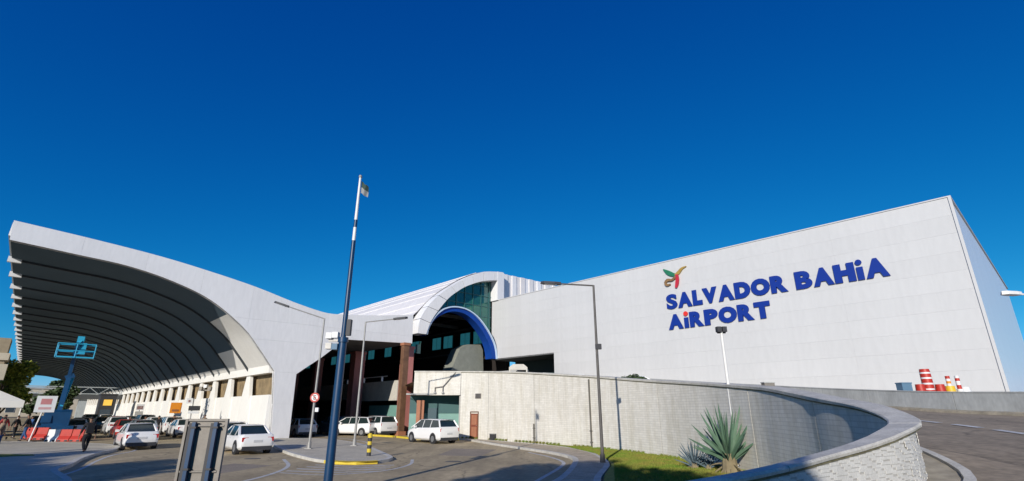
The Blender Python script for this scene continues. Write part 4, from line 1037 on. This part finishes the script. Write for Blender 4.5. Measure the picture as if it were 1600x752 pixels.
for i in range(nx+1):
    for j in range(nz+1):
        u_ = i/nx; v_ = j/nz
        vs.append((.05 + u_*.25, .05*math.sin(u_*7+v_*2), 9.32 - v_*.42 - u_*.22*(1-v_*.25) + .02*math.sin(u_*9)))
fs = [(i*(nz+1)+j, (i+1)*(nz+1)+j, (i+1)*(nz+1)+j+1, i*(nz+1)+j+1) for i in range(nx) for j in range(nz)]
cloth = MB().add([(v[0], v[1], v[2]) for v in vs], [f for k, f in enumerate(fs) if k % nz >= 3]).build('flag_cloth', M['flag'], mast, True)
MB().add([(v[0], v[1], v[2]) for v in vs], [f for k, f in enumerate(fs) if k % nz < 3]).build('flag_upper_cloth', M['flaggreen'], mast, True)
# back of the road sign at the lower left
sb = empty('road_sign', 'large grey-brown road signboard seen from behind on two blue posts', 'road sign', (-6.85, 12.0, 0), R(4))
B0, B1 = .25, 1.99
MB().box(-.40,.40,0,.025,B0,B1).build('board', M['signback'], sb)
for x_ in (-.46, .40): MB().box(x_,x_+.055,-.05,.03,B0-.02,B1+.01).build('edge_flange', M['signback'], sb)
MB().box(-.40,.40,-.045,0,B1-.04,B1+.01).build('edge_flange', M['signback'], sb)
for x_ in (-.27, .20):
    MB().box(x_,x_+.075,-.13,-.055,0,B1-.06).build('post', M['navy'], sb)
    MB().box(x_-.07,x_-.005,-.12,-.01,B0,B1-.08).build('rail', M['plasticdark'], sb)
    for z_ in (.95, 1.80): MB().box(x_-.03,x_+.10,-.14,-.003,z_,z_+.04).build('clamp', M['plasticdark'], sb)
for z_ in (.90, 1.84): MB().box(-.39,.39,-.054,-.002,z_,z_+.035).build('cross_rail', M['signback'], sb)
# striped bollard
bo = empty('striped_bollard', 'short yellow and black striped bollard on the tip of the concrete island', 'bollard', (-6.75, 25.6, .126))
for k in range(6): MB().tube((0,0,k*.16),(0,0,(k+1)*.16), .10+.0005*(k%2), .10+.0005*(k%2), 14).build('band', M['yellow'] if k % 2 else M['plasticdark'] if k != 5 else M['yellow'], bo, True)
MB().tube((0,0,.96),(0,0,1.0), .10, .06, 14).build('cap', M['yellow'], bo, True)
# leaning white sign on a post, left
ls = empty('notice_sign', 'white notice board with red panel on a leaning post at the left kerb', 'sign', (-34.6, 38.6, .0), R(42))
MB().tube((0,0,0),(.30,0,2.3), .045, .045, 8).build('post', M['polewhite'], ls)
MB().box(-.22,.92,-.06,-.02,2.0,3.15).build('board', M['whitepl'], ls)
MB().box(.05,.65,-.068,-.062,2.55,2.95).build('red_panel', mat('faded_red_print', (.55,.22,.22), .6), ls)
MB().box(.0,.7,-.068,-.062,2.2,2.36).build('red_band', mat('faded_red_print', (.6,.35,.35), .6), ls)
# signs in front of the columns
def post_sign(label, s, q, parts, pole=True, cat='sign'):
    o = empty('sign_post', label, cat, W(s, q, 0), math.atan2(N.y, N.x) + 0, 'signs along the columns')
    if pole: MB().tube((0,0,0),(0,0,max(p[3] for p in parts)), .05, .05, 8).build('post', M['polegrey'], o)
    for (x0, x1, z0, z1, m) in parts: MB().box(x0,x1,-.09,-.052,z0,z1).build('board', M[m], o)
    return o
post_sign('orange square sign on a post before the white columns', 61.5, 11.2, [(-.48,.48,1.85,2.85,'orange'),(-.3,.3,2.0,2.2,'brick')])
post_sign('small white and red sign on a post far along the columns', 76.0, 10.2, [(-.4,.4,2.1,2.8,'whitepl'),(-.3,.3,2.2,2.6,'salmon'),(-.4,.4,1.5,2.0,'deck')])
post_sign('white post with round disc and grey board near the signboard', 53.5, 11.0, [(-.55,-.1,2.7,3.15,'whitepl'),(-.42,-.22,2.8,3.0,'salmon'),(-.3,.6,2.1,2.5,'plasticdark'),(-.3,.6,1.85,2.05,'whitepl')])
cl = empty('wall_camera_bracket', 'dark bracket with white cameras fixed on a canopy column above the signs', 'camera', W(60.5, 13.3, 4.0))
for k in range(3): MB().box(-.5+k*.45,-.2+k*.45,-.35,0,.1+.2*(k%2),.4+.2*(k%2)).build('camera', M['whitepl'] if k == 1 else M['signback'], cl)
MB().box(-.7,1.0,.0,.1,.0,.12).build('bracket', M['signback'], cl)

# ================================================================== WALL DETAILS
wd_dir = (wp[station(-1.8,39.2)] - wp[station(-3.6,40.9)]); ang = math.atan2(wd_dir.y, wd_dir.x)
def on_wall(name, label, cat, px_, py_, z, out=.0):
    i = station(px_, py_); a, b = wp[i-1], wp[i+1]; an = math.atan2(b.y-a.y, b.x-a.x)
    return empty(name, label, cat, (wp[i].x, wp[i].y, z), an)
dr_ = on_wall('metal_door', 'narrow rusty red-brown metal door in the white wall, right of the garage recess', 'door', -2.9, 40.35, 0.1)
MB().box(-.36,.36,-.05,-.005,0,1.80).build('leaf', M['door'], dr_)
for x_ in (-.42,.36): MB().box(x_,x_+.06,-.07,-.005,0,1.9).build('frame', M['brickdark'], dr_)
MB().box(-.42,.42,-.07,-.005,1.9,1.96).build('frame', M['brickdark'], dr_)
for z_ in (.15,1.0): MB().box(-.26,.26,-.065,-.051,z_,z_+.7).build('inset_panel', M['brick'], dr_)
MB().tube((.26,-.05,.95),(.26,-.11,.95), .025, .025, 8).build('handle', M['polegrey'], dr_)
v_ = on_wall('wall_vent', 'small dark louvred vent in the white wall above the red-brown door', 'vent', -2.5, 40.0, 3.0)
MB().box(-.30,.30,-.06,-.003,0,.36).build('frame', M['signback'], v_)
for k in range(4): MB().box(-.25,.25,-.075,-.061,.04+k*.08,.08+k*.08).build('louvre', M['plasticdark'], v_)
v_ = on_wall('utility_box', 'small dark utility box at the foot of the white wall', 'box', -1.3, 38.7, 0.1)
MB().box(-.22,.22,-.28,-.01,0,.42).build('case', M['plasticdark'], v_); MB().box(-.24,.24,-.30,0,.42,.46).build('lid', M['deck'], v_)
v_ = on_wall('wall_lamp_bracket', 'thin diagonal pipe with two small lamps on the wall above the recess', 'lamp', -5.6, 41.4, 3.3)
MB().path([(.95,-.08,1.7),(-.05,-.12,.62),(-.05,-.12,.2)], .035, 6).build('pipe', M['signback'], v_)
MB().path([(-.05,-.12,.62),(-.7,-.12,.55),(-.7,-.12,.2)], .035, 6).build('pipe', M['signback'], v_)
for x_ in (-.05, -.7): MB().tube((x_,-.12,.25),(x_,-.12,.1), .07, .12, 8).build('lamp_shade', M['deck'], v_)
for i_, (x_, y_) in enumerate(((1.5,35.5),(4.7,30.9))):
    p_ = on_wall('drain_pipe', ('thin dark drain pipe at the foot of the wall, beside the pavement', 'thin dark drain pipe down the wall, next to the dark lamp post')[i_], 'pipe', x_, y_, 0.1)
    MB().tube((.0,-.06,0),(.0,-.06,1.2 if i_ == 0 else 3.8), .045, .045, 8).build('pipe', M['joint'], p_)
    for z_ in (.3, .9): MB().box(-.08,.08,-.1,-.002,z_,z_+.05).build('clip', M['joint'], p_)
# guard rails at deck end of the ramp
def rail(label, pts, z_of, m='whitepl', h=.9):
    o = empty('guard_rail', label, 'railing', (*pts[0], z_of[0]), 0, 'white railings at the top of the ramp'); L0 = Vector((*pts[0], z_of[0]))
    P = [Vector((*p, z)) - L0 for p, z in zip(pts, z_of)]
    for p in P: MB().box(p.x-.06,p.x+.06,p.y-.06,p.y+.06,p.z,p.z+h).build('post', M[m], o)
    for dz in (h, h*.5):
        for a, b in zip(P, P[1:]): MB().tube(a+Vector((0,0,dz)), b+Vector((0,0,dz)), .05, .05, 6).build('rail', M[m], o)
rail('white railing on the ramp edge under the overhanging facade corner', [(-2.8,56.5),(-.4,54),(1.6,52)], [4.9,4.9,4.9], 'deck', 1.1)
rail('white railing right of the dark opening under the facade', [(3.4,51.2),(5.0,49.4),(6.6,47.6)], [4.5,4.4,4.3], 'whitepl', .95)
bt = empty('white_gate_arch', 'small white arched gate standing before the dark opening under the facade', 'gate', (0.6,51.6,4.7))
for x_ in (-.9, .8): MB().box(x_,x_+.14,-.07,.07,0,1.5).build('post', M['deckwhite'], bt)
MB().prism([(-.9,1.5),(-.5,1.8),(.55,1.8),(.94,1.5),(.94,1.25),(-.9,1.25)], lambda p: Vector((p[0],-.08,p[1])), lambda p: Vector((p[0],.08,p[1]))).build('top_beam', M['deckwhite'], bt)
MB().box(-.8,-.2,-.05,.05,0,1.25).build('leaf', M['deck'], bt)
rr = empty('parked_trailer', 'low dark covered trailer on the ramp top under the white facade corner', 'trailer', (-3.6,52.5,4.45), R(-20))
MB().prism([(-2.4,.5),(-1.6,1.15),(1.4,1.3),(2.4,.9),(2.4,.45)], lambda p: Vector((p[0],-.8,p[1])), lambda p: Vector((p[0],.8,p[1]))).build('cover', M['signback'], rr)
MB().box(-2.2,2.3,-.75,.75,.35,.48).build('chassis', M['plasticdark'], rr)
for x_ in (-1.4,1.4):
    for y_ in (-.7,.7): MB().tube((x_,y_-.1,.3),(x_,y_+.1,.3), .3, .3, 14).build('wheel', M['rubber'], rr)

# things standing on the terrace by the block
def drum(name, label, x, y, z, segs, grp=None, cat='traffic drum'):
    o = empty(name, label, cat, (x, y, z), 0, grp); zz = 0
    for (h_, r0, r1, m) in segs:
        MB().tube((0,0,zz),(0,0,zz+h_), r0, r1, 16).build('band', M[m], o, True); zz += h_
    return o
TZ = 2.1
o = drum('stacked_drums', 'tall stack of red and white striped traffic drums behind the parapet', 21.55, 27, TZ, [(.75,.33,.30,'redpl'),(.30,.28,.27,'redpl'),(.07,.25,.25,'whitepl'),(.20,.25,.245,'redpl'),(.08,.245,.245,'whitepl'),(.20,.245,.24,'redpl'),(.08,.24,.24,'whitepl'),(.18,.24,.235,'redpl'),(.08,.235,.23,'whitepl'),(.16,.235,.21,'redpl')])
for i_, (dx, lab) in enumerate(((-.50,'low red drum left of the striped stack'),(.52,'low red drum right of the striped stack'))):
    drum('red_drum', lab, 21.55+dx, 26.9, TZ, [(.75,.26,.24,'redpl'),(.18,.24,.23,'redpl'),(.40,.23,.20,'redpl')], 'low red drums')
bx = empty('blue_box', 'slate blue plastic box standing alone left of the red drums', 'box', (20.30,27,TZ))
MB().box(-.25,.25,-.22,.22,0,1.36).build('case', M['bluegrey'], bx); MB().box(-.27,.27,-.24,.24,1.36,1.42).build('lid', M['bluegrey'], bx)
drum('striped_post', 'slim yellow and orange striped delineator post', 22.66, 27, TZ, [(.9,.24,.24,'yellowpl'),(.35,.23,.20,'yellowpl'),(.12,.10,.10,'whitepl'),(.12,.1,.1,'orange'),(.12,.1,.1,'whitepl'),(.14,.1,.1,'redpl')], 'delineator posts', 'post')
drum('striped_post', 'slim white and red topped delineator post, rightmost', 23.15, 27, TZ, [(1.1,.14,.14,'whitepl'),(.2,.10,.10,'redpl'),(.2,.1,.1,'whitepl'),(.14,.1,.1,'redpl'),(.12,.1,.1,'whitepl')], 'delineator posts', 'post')
drum('white_marker', 'pale rounded marker beside the slim posts', 23.5, 27.1, TZ, [(.8,.3,.28,'whitepl'),(.4,.28,.2,'whitepl')], None, 'marker')
sb2 = empty('roof_box', 'small grey ventilation box on the terrace before the facade', 'box', (14.35,29.2,2.9))
MB().box(-.28,.28,-.2,.2,0,.70).build('case', M['signback'], sb2); MB().box(-.31,.31,-.23,.23,.70,.75).build('lid', M['parapet'], sb2)

# ================================================================== BOOM LIFT AND BARRIERS
lift = empty('boom_lift', 'sky blue boom lift with raised work platform under the canopy', 'boom lift', (-35.9,42.0,0), R(38))
MB().box(-1.15,1.15,-1.8,1.8,.55,1.0).build('chassis', M['liftnavy'], lift)
for sx in (-1,1):
    for y_ in (-1.35,1.35):
        wh = MB().tube((sx*1.15-.2,y_,.5),(sx*1.15+.2,y_,.5), .5, .5, 18).build('wheel', M['rubber'], lift)
        MB().tube((sx*1.15-.21,y_,.5),(sx*1.15+.21,y_,.5), .25, .25, 12).build('rim', M['whitepl'], wh)
MB().prism([(-1.2,1.0),(-1.3,2.0),(-.5,2.2),(.6,2.1),(1.2,1.6),(1.2,1.0)], lambda p: Vector((-.8,p[0],p[1])), lambda p: Vector((.8,p[0],p[1]))).build('turret', M['liftnavy'], lift)
MB().box(-.9,-.3,-1.32,-1.2,1.25,1.75).build('hatch', M['liftnavy'], lift)
def beam_(n_, a, b, w_, m_): 
    MB().tube(a, b, w_, w_, 4).build(n_, M[m_], lift)
beam_('lower_boom', (0,-.6,1.9), (0,.35,4.7), .22, 'liftnavy'); beam_('riser', (.25,.5,4.6), (.05,-.5,2.4), .14, 'liftblue')
beam_('knuckle', (-.2,.35,4.6), (.3,.35,4.9), .27, 'liftnavy'); beam_('upper_boom', (0,.3,4.7), (0,-.4,7.4), .17, 'liftnavy')
beam_('jib', (0,-.4,7.2), (.3,.2,7.75), .14, 'liftblue'); beam_('hose', (.2,.3,4.8), (.25,-.35,7.4), .04, 'plasticdark')
MB().box(.05,.6,-.3,.35,6.5,7.4).build('control_box', M['liftblue'], lift)
MB().box(-.1,.35,-.1,.4,7.3,7.95).build('head_bracket', M['liftblue'], lift)
PX0, PX1, PY0, PY1, PZ = -1.15, 1.25, -.95, .15, 6.15
MB().box(PX0,PX1,PY0,PY1,PZ,PZ+.10).build('platform_floor', M['liftblue'], lift)
bk = MB()
for z_ in (PZ+.55, PZ+1.1):
    n_ = [(PX0,PY0,z_),(PX1,PY0,z_),(PX1,PY1,z_),(PX0,PY1,z_),(PX0,PY0,z_)]
    MB().path(n_, .04, 6).build('guard_rail', M['liftblue'], lift)
for x_ in (PX0, .05, PX1):
    for y_ in (PY0, PY1): MB().tube((x_,y_,PZ),(x_,y_,PZ+1.1), .04, .04, 6).build('rail_post', M['liftblue'], lift)
GB = 'water-filled road barriers'
bar = None
bd = Vector((1.0,.05))
bl = [('redpl','leftmost red plastic barrier before the boom lift'),('redpl','second red barrier from the left, before the boom lift'),('whitepl','single white barrier between the red ones'),('redpl','red barrier just right of the white one'),('redpl','rightmost red barrier beside the walking person')]
bpoly = [(-.28,0),(.28,0),(.26,.18),(.12,.38),(.09,.82),(-.09,.82),(-.12,.38),(-.26,.18)]
for i, (m_, lab) in enumerate(bl):
    o = empty('road_barrier', lab, 'barrier', (-34.9+i*.84, 38.9+i*.05, .13 if i < 2 else 0), 0, GB)
    MB().prism(bpoly, lambda p: Vector((-.41,p[0],p[1])), lambda p: Vector((.41,p[0],p[1]))).build('shell', M[m_], o)
    for x_ in (-.25,.25): MB().box(x_-.1,x_+.1,-.30,-.21,.02,.12).build('foot_slot', M['plasticdark'], o)
    MB().tube((0,0,.82),(0,0,.86), .06, .06, 10).build('filler_cap', M['plasticdark'], o)

# ================================================================== FAR END OF THE ROAD
kio = empty('dark_kiosk', 'dark kiosk with amber panel at the far end of the columns', 'kiosk', W(108, 8.5, 0), math.atan2(N.y, N.x))
MB().box(.3,2.4,-1.5,1.5,0,4.4).build('booth', M['plasticdark'], kio); MB().box(.2,2.5,-1.6,1.6,4.4,4.6).build('roof', M['plasticdark'], kio)
MB().box(.8,1.9,-1.58,-1.51,2.8,3.7).build('amber_panel', M['amber'], kio); MB().box(.6,2.0,-1.55,-1.51,.9,2.2).build('window', M['winfar'], kio)
fb = empty('foot_bridge', 'long foot bridge with pale lattice parapet crossing the far end of the road', 'bridge', W(128, -12, 0), math.atan2(N.y, N.x))
MB().box(-26,28,-1.2,1.2,4.05,4.85).build('beam', M['beam'], fb)
for z_ in (4.9, 6.1): MB().box(-26,28,-1.3,-1.05,z_,z_+.16).build('chord', M['truss'], fb)
k = -26
while k < 27.5:
    MB().tube((k,-1.18,4.95),(k+1.5,-1.18,6.15), .07, .07, 4).build('lattice', M['truss'], fb)
    MB().tube((k+1.5,-1.18,6.15),(k+3,-1.18,4.95), .07, .07, 4).build('lattice', M['truss'], fb); k += 3
for x_ in (-20, -2, 20): MB().box(x_-.6,x_+.6,-.7,.7,0,4.05).build('pier', M['truss'], fb)
def building(label, s, q, wd, dp, h, m, nx, nz, rows_m='winfar'):
    o = empty('distant_building', label, 'building', W(s, q, 0), math.atan2(N.y, N.x), 'pale buildings beyond the road')
    MB().box(-wd/2,wd/2,0,dp,0,h).build('walls', M[m], o); MB().box(-wd/2-.3,wd/2+.3,-.3,dp+.3,h,h+.5).build('roof', M['deck'], o)
    for i in range(nx):
        for j in range(nz):
            x0 = -wd/2 + wd*(i+.25)/nx; z0 = h*(j+.3)/nz
            wf_ = MB().box(x0,x0+wd/nx*.5,-.12,-.003,z0,z0+h/nz*.45).build('window', M['whitepl'], o)
            MB().box(x0+.1,x0+wd/nx*.5-.1,-.16,-.121,z0+.1,z0+h/nz*.45-.1).build('pane', M[rows_m], wf_)
building('cream low building beyond the foot bridge, right part', 228, 10, 30, 12, 8.5, 'stone', 7, 2)
building('cream low building beyond the foot bridge, left part', 205, -22, 30, 12, 7.0, 'stone', 6, 2)
building('pale building on the far left horizon', 205, -62, 26, 12, 9.0, 'deckwhite', 5, 2)
tw_ = empty('tan_tower', 'tan concrete stair tower at the left edge below the canopy tips', 'building', (-44.6, 45.0, 0), math.atan2(N.y, N.x))
MB().box(-3.4,.1,0,3,0,8.2).build('walls', M['tanb'], tw_); MB().box(-3.6,.3,-.2,3.2,6.3,6.9).build('ledge', M['stone'], tw_)
for z_ in (1.5, 4.4): 
    wf_ = MB().box(-2.4,-1,-.1,-.003,z_,z_+1.6).build('window', M['whitepl'], tw_); MB().box(-2.3,-1.1,-.14,-.101,z_+.1,z_+1.5).build('pane', M['winfar'], wf_)
MB().box(-1.2,.4,-1.2,-.2,4.6,5.9).build('balcony', M['stone'], tw_)
tn = empty('white_tent', 'white peaked tent roof at the far left under the tree', 'tent', W(64, -3.6, 0), math.atan2(N.y, N.x))
mb = MB().add([(-4,-3,2.9),(3.6,-3,2.9),(3.6,3,2.9),(-4,3,2.9),(0,0,4.6)], [(0,1,4),(1,2,4),(2,3,4),(3,0,4)]); mb.build('roof', M['tent'], tn)
MB().box(-4,3.6,-3.02,-2.98,2.35,2.9).build('valance', M['tent'], tn)
for x_ in (-3.9,3.5):
    for y_ in (-2.9,2.9): MB().tube((x_,y_,0),(x_,y_,2.9), .05, .05, 6).build('leg', M['polewhite'], tn)

# ================================================================== VEGETATION
def leaf_cloud(name, centers, n, size, m, seed):
    """leaf clumps: many small leaf-sized quads round the given centres (x,y,z,r)"""
    rnd = random.Random(seed); vs = []; fs = []
    tot = sum(c[3]**2 for c in centers)
    for (cx, cy, cz, r) in centers:
        for _ in range(int(n * r*r / tot)):
            v = Vector((rnd.gauss(0,1), rnd.gauss(0,1), rnd.gauss(0,1))).normalized() * r * rnd.random()**.35
            p = Vector((cx, cy, cz)) + Vector((v.x, v.y, v.z*.75))
            a = Vector((rnd.gauss(0,1), rnd.gauss(0,1), rnd.gauss(0,.6))).normalized(); b = a.orthogonal().normalized()
            b = Matrix.Rotation(rnd.random()*6.28, 3, a) @ b; s_ = size * rnd.uniform(.6, 1.3)
            k = len(vs); vs += [p - a*s_, p + b*s_*.5, p + a*s_, p - b*s_*.5]; fs.append((k, k+1, k+2, k+3))
    me = bpy.data.meshes.new(name); me.from_pydata(vs, [], fs); me.materials.append(m); return me
def tree_mesh(seed, h, spread, m, leafn, leafs, nclump=14):
    rnd = random.Random(seed); tr = MB(); cs = []
    trunk = [Vector((0,0,0))]
    for k in range(1, 5): trunk.append(Vector((rnd.uniform(-.25,.25)*k*.4, rnd.uniform(-.25,.25)*k*.4, h*.14*k)))
    for k, (a, b) in enumerate(zip(trunk, trunk[1:])): tr.tube(a, b, h*.022*(1-.16*k), h*.022*(1-.16*(k+1)), 9)
    for k in range(nclump):
        an = k*2.4 + rnd.random(); rr_ = spread*rnd.uniform(.35,1.0); z = h*rnd.uniform(.5,.95); e = Vector((math.cos(an)*rr_*(1.15-z/h*.5), math.sin(an)*rr_*(1.15-z/h*.5), z))
        s_ = trunk[2+k % 3]; mid = s_.lerp(e, .5) + Vector((0,0,h*.04))
        tr.tube(s_, mid, h*.009, h*.006, 6); tr.tube(mid, e, h*.006, h*.002, 6)
        cs.append((e.x, e.y, e.z, spread*rnd.uniform(.25,.45)))
    cs.append((trunk[-1].x, trunk[-1].y, h*.86, spread*.4))
    return mesh_only(tr, 'trunk', M['bark'], True), leaf_cloud('crown', cs, leafn, leafs, m, seed)
def tree(label, me, x, y, rz=0, sc_=1, group=None, z=0):
    o = empty('tree', label, 'tree', (x, y, z), rz, group); o.scale = (sc_,)*3
    inst('trunk', me[0], o, Matrix.Identity(4)); inst('crown', me[1], o, Matrix.Identity(4)); return o
TB = tree_mesh(3, 11, 4.2, M['leafdark'], 9000, .24, 16); TB2 = tree_mesh(8, 11, 4.0, M['leafdark'], 9000, .24, 15)
# street trees that stand behind the photographer and shade the near road
GT = 'street trees behind the viewpoint'
for i, (x, y, a, s_) in enumerate(((-39.5,-9,0,1.12),(-34,-8,40,1.12),(-29.5,-9.5,90,1.08),(-24.5,-8,200,1.0),(-9.3,-8.5,10,1.0),(-7.6,-13,70,1.1),(-5.6,-9.5,160,1.0))):
    tree('leafy street tree behind the photographer, %s' % ('outermost on the left', 'second from the outer left', 'third from the outer left', 'last one left of the gap', 'first one right of the gap', 'set farther back, right of the gap', 'innermost, nearest to the viewpoint')[i], TB if i % 2 else TB2, x, y, R(a), s_, GT)
TY = tree_mesh(21, 8, 3.4, M['leaf'], 5000, .26, 14); TD = tree_mesh(31, 9, 4.2, M['leafdark'], 2600, .5, 12)
tree('yellow-green leafy tree at the left edge under the canopy tip', TY, -47.5, 49.0, 0, .78)
tree('darker green tree right of the yellow-green one at left', TD, -54.0, 62.0, 1, .50)
GF = 'dark trees on the far horizon beyond the foot bridge'
for i, (s, q, sc_) in enumerate(((250,-26,1.5),(262,-6,1.4),(258,8,1.4),(262,20,1.4),(240,-42,1.5),(235,-60,1.5))):
    tree(('first','second','third','fourth','fifth','sixth')[i] and ['dark round tree beyond the left end of the foot bridge','dark tree on the horizon under the bridge middle','dark tree on the horizon beside the boom lift mast','dark tree behind the cream building','dark tree far left behind the tent','dark tree at the very left horizon'][i], TD, *W(s,q)[:2], i, sc_, GF)
# shrub on the parapet
sh = empty('green_shrub', 'green shrub poking over the curved wall beside the white car roof', 'shrub', (8.6,37.0,3.1))
inst('foliage', leaf_cloud('foliage', [(-.5,0,1.05,.45),(.15,.1,1.15,.5),(.7,0,1.0,.4),(0,0,.6,.5)], 1300, .09, M['leafdark'], 5), sh, Matrix.Identity(4))
MB().tube((0,0,0),(0,0,.9), .06, .04, 6).build('stem', M['bark'], sh)

# agaves in front of the wall: every sword leaf its own piece, built from shared shapes
def agave_leaf(L, wd, bend, fold=.35):
    n = 6; vs = []; 
    for i in range(n+1):
        t = i/n; w_ = wd*(.7+.5*t)*(1-t)**.7*1.2 if t < 1 else 0
        y = L*t; z = -bend*L*t*t
        vs += [(-w_/2, y, z + w_*fold), (0, y, z - .012*(1-t)), (w_/2, y, z + w_*fold), (0, y, z - .05*(1-t) - .02*(t<1))]
    fs = []
    for i in range(n):
        a = 4*i; b = a+4
        fs += [(a, a+1, b+1, b), (a+1, a+2, b+2, b+1), (a+2, a+3, b+3, b+2), (a+3, a, b, b+3)]
    return MB().add(vs, fs)
def agave(label, x, y, z, n, L, m, seed, trunk=.35):
    o = empty('agave_plant', label, 'agave', (x, y, z)); rnd = random.Random(seed)
    mes = [mesh_only(agave_leaf(1.0, .046, b), 'leaf', M[m], True) for b in (.0, .03, .06)]
    MB().tube((0,0,0),(0,0,trunk+.1), .16*L, .12*L, 10).build('stem', M['agavedry'], o)
    for k in range(n):
        an = k*2.39996; f_ = k/n; el = R(86 - 62*f_**.9 + rnd.uniform(-6,6))
        l_ = L*(.80+.26*rnd.random())*(1-.12*f_)
        mt = Matrix.Translation((0,0,trunk*(1-.3*f_))) @ Matrix.Rotation(an, 4, 'Z') @ Matrix.Rotation(el, 4, 'X') @ Matrix.Diagonal((l_*.95, l_, l_, 1))
        inst('leaf', mes[min(2, int(f_*3))], o, mt)
    dry = mesh_only(agave_leaf(1.0, .07, .3), 'leaf', M['agavedry'], True)
    for k in range(12):
        mt = Matrix.Translation((0,0,trunk*.6)) @ Matrix.Rotation(k*.52+.2, 4, 'Z') @ Matrix.Rotation(R(rnd.uniform(-30,8)), 4, 'X') @ Matrix.Diagonal((L*.4, L*.42, L*.42, 1))
        inst('leaf', dry, o, mt)
agave('large blue-green agave with long sword leaves in front of the wall', 7.45, 18.7, .12, 46, 1.78, 'agave', 4, .55)
agave('low bluish agave left of the large one on the grass', 6.75, 20.2, .12, 34, .95, 'agavedark', 9, .12)
agave('small agave between the low one and the large one', 7.15, 19.9, .12, 22, .75, 'agavedark', 12, .08)
# grass blades over the lawn, and a weedy strip at the wall foot
def blades(name, pts_fn, n, h, m, parent=None, z=.13):
    rnd = random.Random(2); vs = []; fs = []
    for _ in range(n):
        p = pts_fn(rnd)
        if p is None: continue
        a = rnd.random()*6.28; w_ = .012; hh = h*rnd.uniform(.5,1.3); k = len(vs); dx, dy = math.cos(a), math.sin(a); lx, ly = rnd.uniform(-.5,.5)*hh, rnd.uniform(-.5,.5)*hh
        vs += [(p[0]-dx*w_, p[1]-dy*w_, z), (p[0]+dx*w_, p[1]+dy*w_, z), (p[0]+lx, p[1]+ly, z+hh)]; fs.append((k, k+1, k+2))
    me = bpy.data.meshes.new(name); me.from_pydata(vs, [], fs); me.materials.append(m); return tag(link(name, me), kind='stuff')
def in_lawn(rnd):
    y = rnd.uniform(14, 31.5); i = min(range(0, len(wp), 3), key=lambda j: abs(wp[j].y-y) + (0 if wp[j].x > 3 else 9)); xr = wp[i].x - .05
    xl = 2.6 + (y-14)*.19 if y < 22 else 4.15 - max(0, y-27)*.2
    return (rnd.uniform(xl, xr), y) if xr > xl else None
blades('grass_blades', in_lawn, 60000, .07, M['grass'])
def in_foot(rnd):
    i = rnd.randrange(joints[1], joints[6]); p = offset(wp[i-1:i+2], -abs(rnd.gauss(0,.12))-.02)[1]; return (p.x, p.y) if noise.noise(Vector((i*.25,0,0))) > -.1 else None
blades('weeds', in_foot, 7000, .13, M['grass'], z=.12)
